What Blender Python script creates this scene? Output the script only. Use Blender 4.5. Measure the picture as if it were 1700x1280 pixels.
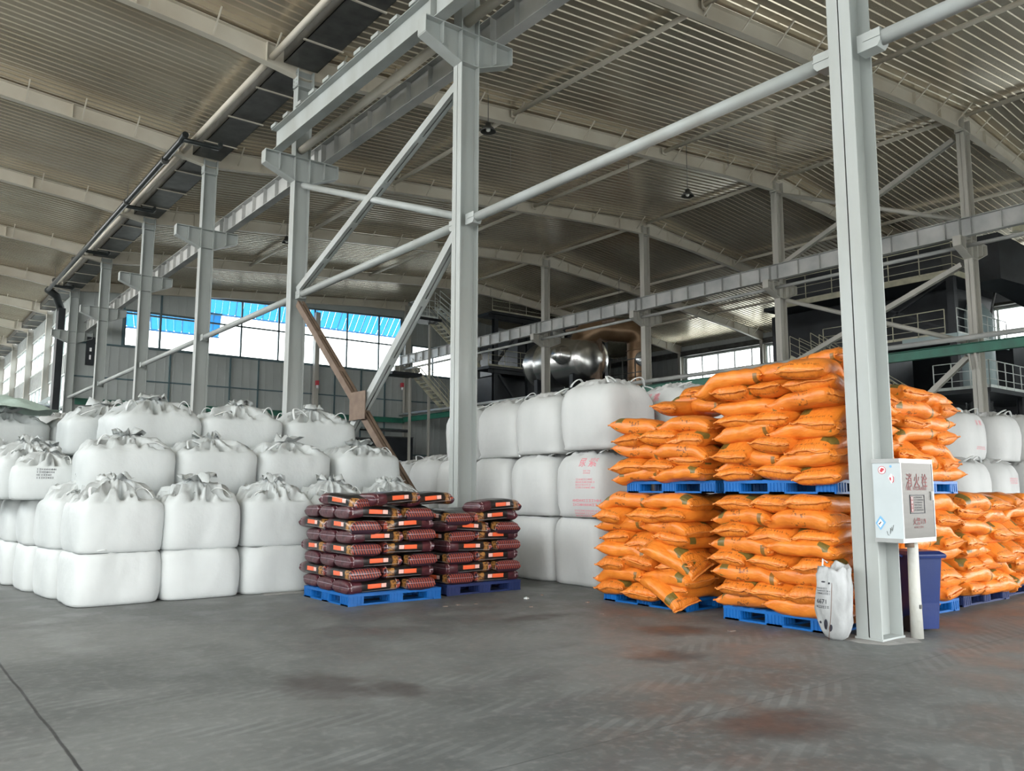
import bpy, math, random
from math import sin, cos, pi, radians, sqrt, exp, copysign
from mathutils import Vector, Matrix, noise
from mathutils.bvhtree import BVHTree

# ------------------------------------------------------------------ camera, light, exposure
for o in list(bpy.data.objects): bpy.data.objects.remove(o)
SC = bpy.context.scene
COL = SC.collection
ya, pt, ro = radians(37.936), radians(7.157), radians(0.103)
fw = Vector((sin(ya)*cos(pt), cos(ya)*cos(pt), sin(pt)))
rt = Vector((cos(ya), -sin(ya), 0)); up = rt.cross(fw)
r2 = rt*cos(ro)+up*sin(ro); u2 = up*cos(ro)-rt*sin(ro)
cd = bpy.data.cameras.new('camera'); cam = bpy.data.objects.new('camera', cd); COL.objects.link(cam)
cam.matrix_world = Matrix(((r2.x, u2.x, -fw.x, -8.27), (r2.y, u2.y, -fw.y, -4.51), (r2.z, u2.z, -fw.z, 1.5), (0, 0, 0, 1)))
cd.sensor_fit = 'HORIZONTAL'; cd.sensor_width = 36; cd.lens = 36*1369.58/1700
cd.clip_start = .05; cd.clip_end = 500
SC.camera = cam
w = bpy.data.worlds.new('overcast_sky'); SC.world = w; w.use_nodes = True
nt = w.node_tree; nt.nodes.clear()
wo = nt.nodes.new('ShaderNodeOutputWorld'); bg = nt.nodes.new('ShaderNodeBackground')
ge = nt.nodes.new('ShaderNodeNewGeometry'); sx = nt.nodes.new('ShaderNodeSeparateXYZ')
mr = nt.nodes.new('ShaderNodeMapRange'); cr = nt.nodes.new('ShaderNodeValToRGB')
mr.inputs[1].default_value = -1; mr.inputs[2].default_value = 1
nt.links.new(ge.outputs['Incoming'], sx.inputs[0]); nt.links.new(sx.outputs['Z'], mr.inputs[0])
cr.color_ramp.elements[0].position = 0.0; cr.color_ramp.elements[0].color = (0.80, 0.92, 1.0, 1)
cr.color_ramp.elements[1].position = 0.5; cr.color_ramp.elements[1].color = (1.0, 1.0, 0.99, 1)
nt.links.new(mr.outputs[0], cr.inputs[0]); nt.links.new(cr.outputs[0], bg.inputs[0])
bg.inputs[1].default_value = 3.7
nt.links.new(bg.outputs[0], wo.inputs[0])
sd = bpy.data.lights.new('sun', 'SUN'); sd.energy = 1.2; sd.angle = radians(12); sd.color = (1, .95, .88)
sun = bpy.data.objects.new('sun', sd); COL.objects.link(sun)
sun.rotation_euler = (radians(52), 0, radians(-55))
VS = SC.view_settings
VS.view_transform = 'Standard'; VS.look = 'None'; VS.exposure = 0.98; VS.gamma = 1; VS.use_curve_mapping = False

# ------------------------------------------------------------------ materials
def mat(name, col, rough=.5, metal=0, var=0, vscale=2.0, bump=0, bscale=30, stretch=(1, 1, 1), spec=.5, coat=0, col2=None, detail=6):
    m = bpy.data.materials.new(name); m.use_nodes = True; t = m.node_tree; b = t.nodes['Principled BSDF']
    b.inputs['Base Color'].default_value = (*col, 1); b.inputs['Roughness'].default_value = rough
    b.inputs['Metallic'].default_value = metal; b.inputs['Specular IOR Level'].default_value = spec
    b.inputs['Coat Weight'].default_value = coat
    m.diffuse_color = (*col, 1)
    if var or bump or col2:
        tc = t.nodes.new('ShaderNodeTexCoord'); mp = t.nodes.new('ShaderNodeMapping'); mp.inputs['Scale'].default_value = stretch
        t.links.new(tc.outputs['Object'], mp.inputs[0])
    if var or col2:
        n = t.nodes.new('ShaderNodeTexNoise'); n.inputs['Scale'].default_value = vscale; n.inputs['Detail'].default_value = detail
        r = t.nodes.new('ShaderNodeValToRGB'); t.links.new(mp.outputs[0], n.inputs['Vector']); t.links.new(n.outputs['Fac'], r.inputs[0])
        lo = col2 if col2 else tuple(c*(1-var) for c in col); hi = col if col2 else tuple(min(1, c*(1+var)) for c in col)
        r.color_ramp.elements[0].position = .35; r.color_ramp.elements[0].color = (*lo, 1)
        r.color_ramp.elements[1].position = .65; r.color_ramp.elements[1].color = (*hi, 1)
        t.links.new(r.outputs[0], b.inputs['Base Color'])
    if bump:
        n2 = t.nodes.new('ShaderNodeTexNoise'); n2.inputs['Scale'].default_value = bscale; n2.inputs['Detail'].default_value = 4
        bp = t.nodes.new('ShaderNodeBump'); bp.inputs['Strength'].default_value = bump; bp.inputs['Distance'].default_value = .02
        t.links.new(mp.outputs[0], n2.inputs['Vector']); t.links.new(n2.outputs['Fac'], bp.inputs['Height']); t.links.new(bp.outputs[0], b.inputs['Normal'])
    return m
M = {}
M['steel'] = mat('white_painted_steel', (.40, .43, .42), .5, 0, .07, 1.3, .05, 12, (1, 1, .25), col2=(.33, .345, .325))
M['steel_far'] = mat('far_painted_steel', (.50, .48, .43), .5, 0, .1, 1.0, .05, 12, (1, 1, .3), col2=(.38, .37, .33))  # lighter, warmer tone for the far steelwork
M['rafter'] = mat('rafter_paint', (.66, .62, .53), .5, 0, .1, .6, .05, 8, col2=(.54, .49, .40))
M['girder'] = mat('girder_paint', (.48, .48, .46), .45, 0, .1, 1, .05, 8, col2=(.33, .34, .33))
M['sheet'] = mat('roof_sheet', (.74, .67, .54), .24, .7, .1, .25, 0, 5, (1, 2.5, 1), col2=(.64, .55, .42), spec=.6)
M['gutter'] = mat('dark_galvanised', (.10, .10, .095), .4, .3, .2, 3)
M['rust'] = mat('rusty_steel', (.20, .14, .10), .7, 0, .2, 5, .2, 40, col2=(.15, .10, .07))
M['dark'] = mat('black_steel', (.014, .017, .021), .5, .1, .3, 1.5)
M['darkp'] = mat('black_pipe', (.03, .035, .035), .3, .2, .2, 3)
M['rail'] = mat('railing_paint', (.50, .48, .36), .5, 0, .15, 3)
M['railw'] = mat('white_railing_paint', (.62, .66, .64), .5, 0, .1, 3)
M['green'] = mat('green_paint', (.02, .17, .11), .45, 0, .15, 2, col2=(.02, .12, .08))
M['panel'] = mat('wall_panel', (.44, .47, .46), .45, 0, .08, .5, col2=(.38, .405, .395))
M['frame'] = mat('window_frame_steel', (.10, .14, .15), .5, .2, .1, 2)
M['girt'] = mat('wall_girt_steel', (.10, .16, .18), .5, .2, .1, 2)
M['bag'] = mat('woven_white_plastic', (.56, .585, .58), .55, 0, .05, 1.5, .75, 5, (1, 1, .8), col2=(.50, .525, .52))
M['bag2'] = mat('woven_white_plastic_worn', (.56, .565, .555), .55, 0, .05, 1.2, .75, 5, (1, 1, .6), col2=(.49, .50, .49))
M['soiled'] = mat('soiled_white_plastic', (.44, .45, .45), .5, 0, .1, 6, .9, 9, (1, 1, .5), col2=(.30, .305, .30))
M['strap'] = mat('strap_webbing', (.60, .62, .61), .6, 0, .05, 8, .3, 60)
M['blue'] = mat('blue_plastic', (.004, .125, .42), .38, 0, .15, 3, .1, 30, col2=(.003, .09, .31))
M['navy'] = mat('navy_plastic', (.012, .025, .10), .5, 0, .2, 3)
M['bin'] = mat('bin_plastic', (.007, .022, .115), .33, 0, .1, 2, .05, 20)
M['rubber'] = mat('rubber', (.02, .02, .02), .7)
M['stainless'] = mat('stainless_sheet', (.115, .11, .10), .36, .6, .06, 2, .05, 60, (1, 1, 12))
M['white'] = mat('white_enamel', (.50, .55, .56), .35, 0, .04, 3)
M['sealer'] = mat('box_edge', (.45, .46, .45), .35, .5, .05, 3)
M['red'] = mat('red_print', (.55, .06, .08), .6)
M['redtxt'] = mat('dull_red_print', (.20, .045, .045), .6)
M['pinkred'] = mat('faded_red_print', (.72, .22, .26), .6)
M['black'] = mat('black_print', (.02, .02, .03), .6)
M['bluep'] = mat('blue_print', (.18, .42, .66), .6)
M['whitep'] = mat('white_print', (.80, .80, .80), .6)
M['brownp'] = mat('brown_print', (.13, .05, .02), .6)
M['tank'] = mat('polished_cladding', (.78, .77, .75), .27, 1, .05, 1, .15, 2.5)
M['duct'] = mat('brown_cladding', (.34, .22, .13), .35, .55, .15, 1.2, .2, 3, col2=(.22, .13, .07))
M['chim'] = mat('grey_cladding', (.62, .64, .66), .25, .8, .1, 2, .2, 5)
M['silo'] = mat('pale_blue_paint', (.34, .43, .44), .4, 0, .1, 1)
M['lamp'] = mat('lamp_enamel', (.05, .05, .045), .35, .3)
M['glassb'] = mat('lamp_glass', (.75, .75, .70), .2)
M['earth'] = mat('outdoor_ground', (.52, .50, .46), .9, 0, .1, .3)
M['pvc'] = mat('pipe_lagging', (.50, .50, .46), .55, 0, .08, 6, .3, 25, col2=(.50, .49, .43))
M['debris'] = mat('crumbs', (.16, .12, .10), .9, 0, .3, 20)
M['concrete_pad'] = mat('pale_concrete', (.27, .265, .25), .9, 0, .15, 6, .4, 30)
M['fabricdark'] = mat('dark_cover_sheet', (.05, .07, .07), .8)
M['greenbag'] = mat('translucent_green_sheet', (.45, .56, .50), .45, 0, .1, 4, .4, 12)

def glass():
    m = bpy.data.materials.new('window_glass'); m.use_nodes = True; t = m.node_tree; t.nodes.clear()
    o = t.nodes.new('ShaderNodeOutputMaterial'); mx = t.nodes.new('ShaderNodeMixShader'); mx.inputs[0].default_value = .10
    a = t.nodes.new('ShaderNodeBsdfTransparent'); a.inputs[0].default_value = (.93, .96, .96, 1)
    g = t.nodes.new('ShaderNodeBsdfGlossy'); g.inputs['Roughness'].default_value = .05
    t.links.new(a.outputs[0], mx.inputs[1]); t.links.new(g.outputs[0], mx.inputs[2]); t.links.new(mx.outputs[0], o.inputs[0]); return m
M['glass'] = glass()
def translucent(name, col, k=.85):
    m = bpy.data.materials.new(name); m.use_nodes = True; t = m.node_tree; t.nodes.clear()
    o = t.nodes.new('ShaderNodeOutputMaterial'); mx = t.nodes.new('ShaderNodeMixShader'); mx.inputs[0].default_value = k
    d = t.nodes.new('ShaderNodeBsdfDiffuse'); d.inputs[0].default_value = (*col, 1)
    a = t.nodes.new('ShaderNodeBsdfTranslucent'); a.inputs[0].default_value = (*col, 1)
    t.links.new(d.outputs[0], mx.inputs[1]); t.links.new(a.outputs[0], mx.inputs[2]); t.links.new(mx.outputs[0], o.inputs[0]); return m
M['canopy'] = translucent('blue_translucent_sheet', (.04, .24, .52), .5)

class NT:
    def __init__(s, m): s.m = m; s.t = m.node_tree
    def n(s, typ, **kw):
        x = s.t.nodes.new(typ)
        for k, v in kw.items(): setattr(x, k, v)
        return x
    def put(s, sock, v):
        if isinstance(v, (int, float)): sock.default_value = v
        elif isinstance(v, tuple): sock.default_value = (*v, 1) if len(v) == 3 and sock.type == 'RGBA' else v
        else: s.t.links.new(v, sock)
    def math(s, op, a, b=0, c=0):
        x = s.n('ShaderNodeMath', operation=op); s.put(x.inputs[0], a); s.put(x.inputs[1], b); s.put(x.inputs[2], c); return x.outputs[0]
    def between(s, v, lo, hi):
        return s.math('MULTIPLY', s.math('GREATER_THAN', v, lo), s.math('LESS_THAN', v, hi))
    def mul(s, *a):
        r = a[0]
        for q in a[1:]: r = s.math('MULTIPLY', r, q)
        return r
    def mix(s, f, a, b):
        x = s.n('ShaderNodeMix', data_type='RGBA'); s.put(x.inputs[0], f); s.put(x.inputs[6], a); s.put(x.inputs[7], b); return x.outputs[2]
    def noise(s, vec, sc, detail=4):
        x = s.n('ShaderNodeTexNoise'); x.inputs['Scale'].default_value = sc; x.inputs['Detail'].default_value = detail
        if vec is not None: s.t.links.new(vec, x.inputs['Vector'])
        return x.outputs['Fac']
    def mapping(s, vec, sc, loc=(0, 0, 0)):
        x = s.n('ShaderNodeMapping'); x.inputs['Scale'].default_value = sc; x.inputs['Location'].default_value = loc; s.t.links.new(vec, x.inputs[0]); return x.outputs[0]
    def smooth(s, v, lo, hi, a=0, b=1):
        x = s.n('ShaderNodeMapRange', interpolation_type='SMOOTHSTEP'); s.put(x.inputs[0], v)
        for i, q in enumerate((lo, hi, a, b)): x.inputs[i+1].default_value = q
        return x.outputs[0]

def floor_mat():
    m = mat('worn_concrete', (.2, .2, .2), .62); T = NT(m); b = m.node_tree.nodes['Principled BSDF']
    g = T.n('ShaderNodeTexCoord').outputs['Object']; s = T.n('ShaderNodeSeparateXYZ'); T.put(s.inputs[0], g); X, Y = s.outputs[0], s.outputs[1]
    big = T.noise(g, .35, 5); mid = T.noise(g, 1.6, 6); fine = T.noise(g, 14, 6)
    st = T.noise(T.mapping(g, (.55, 2.2, 1)), 1.0, 5)
    col = T.mix(T.smooth(big, .38, .64), (.085, .091, .088), (.142, .148, .142))
    col = T.mix(T.mul(T.smooth(mid, .5, .68), .45), col, (.165, .173, .166))
    col = T.mix(T.mul(T.smooth(st, .56, .70), .55), col, (.085, .083, .083))
    col = T.mix(T.mul(T.smooth(fine, .45, .75), .25), col, (.30, .30, .285))
    # curved tyre tracks : arcs about a far turning centre
    dx = T.math('SUBTRACT', X, -1.5); dy = T.math('SUBTRACT', Y, 13.0)
    r = T.math('SQRT', T.math('ADD', T.math('MULTIPLY', dx, dx), T.math('MULTIPLY', dy, dy)))
    ang = T.math('ARCTAN2', dy, dx)
    for rr, wd, k in ((12.2, .16, .6), (13.1, .14, .7), (13.9, .2, .7), (15.6, .17, .7), (10.6, .14, .4), (14.8, .12, .5)):
        band = T.math('SUBTRACT', 1.0, T.smooth(T.math('ABSOLUTE', T.math('SUBTRACT', r, rr)), wd*.75, wd))
        tread = T.smooth(T.math('SINE', T.math('ADD', T.math('MULTIPLY', ang, 430.0), T.math('MULTIPLY', r, 45.0))), -.2, .6)
        fade = T.smooth(T.noise(g, .8, 3), .38, .58)
        col = T.mix(T.mul(band, tread, fade, k*.30), col, (.22, .235, .225)); col = T.mix(T.mul(band, fade, k*.30), col, (.165, .175, .168))
        col = T.mix(T.mul(band, T.math('SUBTRACT', 1.0, tread), fade, k*.35), col, (.055, .055, .055))
    # dark spills
    for cx, cy, ra, rb in ((-5.35, 1.55, .34, .50), (-5.0, 1.15, .25, .30), (-1.9, 3.2, .55, .20), (-1.3, 1.6, .45, .35), (-2.4, .7, .40, .28), (-3.5, -1.2, .5, .35)):
        ex = T.math('DIVIDE', T.math('SUBTRACT', X, cx), ra); ey = T.math('DIVIDE', T.math('SUBTRACT', Y, cy), rb)
        d = T.math('ADD', T.math('ADD', T.math('MULTIPLY', ex, ex), T.math('MULTIPLY', ey, ey)), T.math('MULTIPLY', T.noise(g, 5, 6), 2.2))
        col = T.mix(T.smooth(d, 1.1, 2.6, .7, 0), col, (.045, .036, .034))
    # construction joint
    j = T.math('SUBTRACT', 1.0, T.smooth(T.math('ABSOLUTE', T.math('SUBTRACT', T.math('ADD', X, T.math('MULTIPLY', T.noise(g, 2), .03)), -7.215)), .006, .014))
    col = T.mix(j, col, (.03, .03, .03))
    j2 = T.math('SUBTRACT', 1.0, T.smooth(T.math('ABSOLUTE', T.math('SUBTRACT', T.math('ADD', Y, T.math('MULTIPLY', T.noise(g, 2), .05)), -.75)), .003, .01))
    col = T.mix(T.mul(j2, .6), col, (.05, .05, .05))
    T.put(b.inputs['Base Color'], col)
    T.put(b.inputs['Roughness'], T.smooth(mid, .3, .7, .42, .75))
    bp = T.n('ShaderNodeBump'); bp.inputs['Strength'].default_value = .25; bp.inputs['Distance'].default_value = .01
    T.put(bp.inputs['Height'], fine); T.put(b.inputs['Normal'], bp.outputs[0]); return m
M['floor'] = floor_mat()

def orange_mat():
    m = mat('orange_woven_plastic', (.8, .27, .03), .42, coat=.15); T = NT(m); b = m.node_tree.nodes['Principled BSDF']
    g = T.n('ShaderNodeTexCoord').outputs['Object']; s = T.n('ShaderNodeSeparateXYZ'); T.put(s.inputs[0], g); X, Y, Z = s.outputs
    inf = T.n('ShaderNodeObjectInfo').outputs['Random']
    ax = T.math('ABSOLUTE', X)
    col = T.mix(T.smooth(T.noise(g, 7, 4), .35, .7), (.68, .185, .016), (.78, .24, .026))
    col = T.mix(T.mul(inf, .35), col, (.60, .16, .022))
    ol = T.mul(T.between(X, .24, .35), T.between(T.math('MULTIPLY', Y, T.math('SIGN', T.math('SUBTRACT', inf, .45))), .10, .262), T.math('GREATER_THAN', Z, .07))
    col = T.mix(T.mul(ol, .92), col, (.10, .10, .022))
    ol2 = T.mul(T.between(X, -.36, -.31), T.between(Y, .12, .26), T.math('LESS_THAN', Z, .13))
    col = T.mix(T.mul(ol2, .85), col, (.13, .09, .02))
    rows = T.math('GREATER_THAN', T.noise(T.mapping(g, (3, 38, 3)), 3.2, 1), .52)
    txt = T.mul(T.between(ax, .375, .392), rows, T.between(Y, -.2, .2))
    col = T.mix(T.mul(txt, .8), col, (.16, .05, .015))
    t3 = T.mul(T.between(X, -.04, .14), T.between(T.math('ABSOLUTE', Y), .215, .26), T.math('GREATER_THAN', T.noise(T.mapping(g, (14, 6, 14)), 2.5, 1), .56), T.math('GREATER_THAN', inf, .5))
    col = T.mix(T.mul(t3, .75), col, (.12, .045, .015))
    T.put(b.inputs['Base Color'], col)
    bp = T.n('ShaderNodeBump'); bp.inputs['Strength'].default_value = .55; bp.inputs['Distance'].default_value = .03
    nz = T.math('ADD', T.noise(T.mapping(g, (1, 2.2, 2)), 7, 3), T.math('MULTIPLY', T.noise(T.mapping(g, (.6, 7, 2)), 5, 2), T.smooth(ax, .15, .42, .1, .9)))
    T.put(bp.inputs['Height'], nz); T.put(b.inputs['Normal'], bp.outputs[0]); return m
M['orange'] = orange_mat()
M['orange_seam'] = mat('orange_folded_hem', (.72, .24, .045), .5, 0, .1, 12, .4, 50)

def black_sack_mat():
    m = mat('black_glossy_sack', (.02, .018, .018), .30, coat=.12); T = NT(m); b = m.node_tree.nodes['Principled BSDF']
    g = T.n('ShaderNodeTexCoord').outputs['Object']; s = T.n('ShaderNodeSeparateXYZ'); T.put(s.inputs[0], g); X, Y, Z = s.outputs
    ay = T.math('ABSOLUTE', Y); zc = T.math('SUBTRACT', Z, .085)
    az = T.math('ABSOLUTE', zc)
    base = (.009, .008, .008)
    mar = T.mix(T.smooth(T.noise(g, 12), .4, .6), (.050, .012, .018), (.080, .020, .027))
    col = T.mix(T.math('LESS_THAN', X, -.20), base, mar)                      # maroon gusset end
    side = T.math('GREATER_THAN', ay, .17)
    food = T.mix(T.smooth(T.noise(g, 26, 6), .42, .58), (.08, .03, .012), (.36, .17, .045))
    col = T.mix(T.mul(T.between(X, .235, .335), T.math('LESS_THAN', zc, .05)), col, food)
    # orange and pale labels on both long sides
    col = T.mix(T.mul(T.between(X, -.11, .09), side, T.math('LESS_THAN', az, .028)), col, (.85, .14, .05))
    col = T.mix(T.mul(T.between(X, .095, .17), side, T.math('LESS_THAN', az, .026)), col, (.82, .50, .44))
    # striped end
    str_ = T.math('GREATER_THAN', T.math('SINE', T.math('MULTIPLY', T.math('ADD', Y, T.math('MULTIPLY', zc, .35)), 165.0)), .1)
    endc = T.mix(T.mul(str_, T.math('LESS_THAN', az, .06)), (.035, .014, .024), (.30, .06, .035))
    col = T.mix(T.math('GREATER_THAN', X, .335), col, endc)
    # white piping and stitching
    sm = T.mul(T.between(T.math('ABSOLUTE', X), .335, .343), T.math('LESS_THAN', az, .07))
    col = T.mix(T.mul(sm, T.math('GREATER_THAN', T.noise(g, 40, 2), .45)), col, (.60, .52, .50))
    seam = T.mul(T.math('LESS_THAN', az, .0035), T.math('GREATER_THAN', T.math('ABSOLUTE', X), .33))
    col = T.mix(T.mul(seam, .7), col, (.40, .33, .38))
    pip = T.mul(side, T.between(zc, -.063, -.057), T.between(X, -.19, .33))
    col = T.mix(T.mul(pip, .55), col, (.6, .6, .6))
    T.put(b.inputs['Base Color'], col)
    bp = T.n('ShaderNodeBump'); bp.inputs['Strength'].default_value = .4; bp.inputs['Distance'].default_value = .02
    T.put(bp.inputs['Height'], T.noise(g, 11, 4)); T.put(b.inputs['Normal'], bp.outputs[0]); return m
M['blacksack'] = black_sack_mat()

# ------------------------------------------------------------------ helpers
class MB:
    def __init__(s): s.v = []; s.f = []; s.m = []; s.mi = 0; s.sm = []
    def add(s, vs, fs, smooth=False):
        n = len(s.v); s.v += [tuple(v) for v in vs]
        for f in fs: s.f.append(tuple(i+n for i in f)); s.m.append(s.mi); s.sm.append(smooth)
        return s
    def box(s, a, b):
        x0, y0, z0 = a; x1, y1, z1 = b
        return s.add([(x0, y0, z0), (x1, y0, z0), (x1, y1, z0), (x0, y1, z0), (x0, y0, z1), (x1, y0, z1), (x1, y1, z1), (x0, y1, z1)],
                     [(0, 3, 2, 1), (4, 5, 6, 7), (0, 1, 5, 4), (1, 2, 6, 5), (2, 3, 7, 6), (3, 0, 4, 7)])
    def frame(s, p, q, upv=(0, 0, 1)):
        d = Vector(q)-Vector(p); L = d.length; d.normalize(); u = Vector(upv)
        if abs(d.dot(u)) > .98: u = Vector((0, 1, 0))
        sd = d.cross(u).normalized(); u = sd.cross(d).normalized(); return d, sd, u, L
    def bar(s, p, q, w, h, upv=(0, 0, 1), off=(0, 0)):
        d, sd, u, L = s.frame(p, q, upv); p = Vector(p)+sd*off[0]+u*off[1]; q = Vector(q)+sd*off[0]+u*off[1]
        vs = [e+sd*a*w/2+u*b*h/2 for e in (p, q) for a, b in ((-1, -1), (1, -1), (1, 1), (-1, 1))]
        return s.add(vs, [(0, 1, 2, 3), (7, 6, 5, 4), (0, 4, 5, 1), (1, 5, 6, 2), (2, 6, 7, 3), (3, 7, 4, 0)])
    def ibeam(s, p, q, w, h, tf=.016, tw=.01, upv=(0, 0, 1)):
        s.bar(p, q, w, tf, upv, (0, h/2-tf/2)); s.bar(p, q, w, tf, upv, (0, -h/2+tf/2)); return s.bar(p, q, tw, h-2*tf, upv)
    def tube(s, pts, r, n=12, caps=True):
        pts = [Vector(p) for p in pts]; rs = r if isinstance(r, (list, tuple)) else [r]*len(pts)
        vs = []; fs = []; pu = None
        for i, p in enumerate(pts):
            d = (pts[min(i+1, len(pts)-1)]-pts[max(i-1, 0)]).normalized()
            if pu is None: pu = Vector((0, 0, 1)) if abs(d.z) < .95 else Vector((0, 1, 0))
            sd = d.cross(pu).normalized(); pu = sd.cross(d).normalized()
            for k in range(n): a = 2*pi*k/n; vs.append(p+(sd*cos(a)+pu*sin(a))*rs[i])
        for i in range(len(pts)-1):
            for k in range(n): a = i*n+k; b = i*n+(k+1) % n; fs.append((a, b, b+n, a+n))
        s.add(vs, fs, True)
        if caps: 
            m = len(s.v)-len(vs); s.f += [tuple(m+k for k in range(n-1, -1, -1)), tuple(m+len(vs)-n+k for k in range(n))]; s.m += [s.mi]*2; s.sm += [False]*2
        return s
    def prism(s, prof, p, ax1, ax2, ext):      # profile in plane (ax1,ax2) extruded along ext
        p = Vector(p); a = Vector(ax1); b = Vector(ax2); e = Vector(ext); n = len(prof)
        vs = [p+a*x+b*y for x, y in prof]; vs += [v+e for v in vs]
        return s.add(vs, [tuple(range(n-1, -1, -1)), tuple(range(n, 2*n))]+[(i, (i+1) % n, (i+1) % n+n, i+n) for i in range(n)])
    def build(s, name, mats, parent=None, **tags):
        me = bpy.data.meshes.new(name); me.from_pydata(s.v, [], s.f)
        for m in (mats if isinstance(mats, list) else [mats]): me.materials.append(m)
        me.polygons.foreach_set('material_index', s.m); me.polygons.foreach_set('use_smooth', s.sm); me.update()
        return link(name, me, parent, **tags)
def tag(o, label=None, cat=None, group=None, kind=None):
    if label: o['label'] = label
    if cat: o['category'] = cat
    if group: o['group'] = group
    if kind: o['kind'] = kind
    return o
def link(name, data, parent=None, label=None, cat=None, group=None, kind=None):
    o = bpy.data.objects.new(name, data); COL.objects.link(o)
    if parent: o.parent = parent
    return tag(o, label, cat, group, kind)
def thing(name, loc, label, cat, group=None, rz=0):
    o = link(name, None, None, label, cat, group); o.location = loc; o.rotation_euler = (0, 0, rz); o.empty_display_size = .2
    return o
def copy_tree(o, parent=None):
    c = o.copy(); COL.objects.link(c); c.parent = parent
    for ch in list(o.children): copy_tree(ch, c)
    return c
ORD = ['first', 'second', 'third', 'fourth', 'fifth', 'sixth', 'seventh', 'eighth', 'ninth', 'tenth', 'eleventh', 'twelfth']
def S(o): o['kind'] = 'structure'; return o

# ------------------------------------------------------------------ building shell
S_ = 7.5; XB = 21.0; XC = 41.5; XL = -21.0; YE = 45.25; YF = -9.0; YN = 105.0
ZA = 12.78; SL = .0875
def zc(x):                                      # underside of the roof sheets
    if x < 0: return ZA+SL*min(-x, 2*abs(XL)+x if False else -x)
    return ZA+SL*x if x <= XB else ZA+SL*XB-(x-XB)*.0985
mb = MB(); mb.box((XL-1, YF-2, -.3), (XC+1, YN, 0)); S(mb.build('floor', M['floor']))
mb = MB(); mb.box((-150, -150, -.35), (180, 220, -.31)); o = S(mb.build('ground', M['earth']))  # outdoor ground out of view, added to bounce daylight up to the roof
def roof(name, xa, za, xb, zb, y0, y1, pitch=.28):
    mb = MB(); prof = []; y = y0
    while y < y1:
        prof += [(y, 0), (y+pitch*.70, 0), (y+pitch*.78, -.026), (y+pitch*.92, -.026)]; y += pitch
    prof.append((y, 0)); n = len(prof)
    vs = [(xa, a, za+b) for a, b in prof]+[(xb, a, zb+b) for a, b in prof]
    vs += [(xa, a, za+b+.14) for a, b in ((y0, 0), (y, 0))]+[(xb, a, zb+b+.14) for a, b in ((y0, 0), (y, 0))]
    fs = [(i, i+1, n+i+1, n+i) for i in range(n-1)]+[(2*n, 2*n+2, 2*n+3, 2*n+1)]
    mb.add(vs, fs); return S(mb.build(name, M['sheet']))
roof('ceiling_rise', 0, zc(0), XB, zc(XB), YF, YE)
roof('ceiling_fall', XB, zc(XB), XC+.6, zc(XC+.6), YF, YE)
roof('ceiling_left_bay', 0, ZA, XL, ZA+SL*21, YF, YN)

def panel_wall(name, axis, c, a0, a1, z0, z1, ztop=None, th=.12, m='panel', pitch=.5):
    """flat wall with shallow ribs; axis 'Y' -> plane y=c, runs in x"""
    mb = MB(); n = max(1, int(round((a1-a0)/pitch))); d = (a1-a0)/n
    def P(a, t, z): return (a, c+t, z) if axis == 'Y' else (c+t, a, z)
    for i in range(n):
        p, q = a0+i*d, a0+(i+1)*d; zt = (lambda x: z1) if ztop is None else ztop
        for (s, e, t) in ((p, q-.05, 0), (q-.05, q, -.025)):
            vs = [P(s, t, z0), P(e, t, z0), P(e, t, zt(e)), P(s, t, zt(s)), P(s, th, z0), P(e, th, z0), P(e, th, zt(e)), P(s, th, zt(s))]
            mb.add(vs, [(0, 1, 2, 3), (7, 6, 5, 4), (0, 4, 5, 1), (3, 2, 6, 7), (0, 3, 7, 4), (1, 5, 6, 2)])
    return S(mb.build(name, M[m]))
top = lambda x: zc(x)-.02
panel_wall('wall_end', 'Y', YE, 0, XC, 0, 9.5)
panel_wall('wall_end_left', 'Y', YE, 0, 2.65, 9.5, 0, top)
panel_wall('wall_end_over_window', 'Y', YE, 2.65, 7.0, 11.6, 0, top)
panel_wall('wall_end_pier', 'Y', YE, 7.0, 7.25, 9.5, 0, top)
wtop = lambda x: 12.97+(x-7.25)*.036
mb = MB(); 
for i in range(14):
    a = 7.25+i*(20.7-7.25)/14; b = 7.25+(i+1)*(20.7-7.25)/14
    mb.add([(a, YE, wtop(a)), (b, YE, wtop(b)), (b, YE, top(b)), (a, YE, top(a)), (a, YE+.12, wtop(a)), (b, YE+.12, wtop(b)), (b, YE+.12, top(b)), (a, YE+.12, top(a))],
           [(0, 1, 2, 3), (7, 6, 5, 4), (0, 4, 5, 1), (3, 2, 6, 7)])
S(mb.build('wall_end_gable', M['panel']))
panel_wall('wall_end_right_pier', 'Y', YE, 20.7, 21.5, 9.5, 0, top)
panel_wall('wall_end_over_window_right', 'Y', YE, 21.5, 26.5, 11.6, 0, top)
panel_wall('wall_end_right', 'Y', YE, 26.5, XC, 9.5, 0, top)
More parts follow.
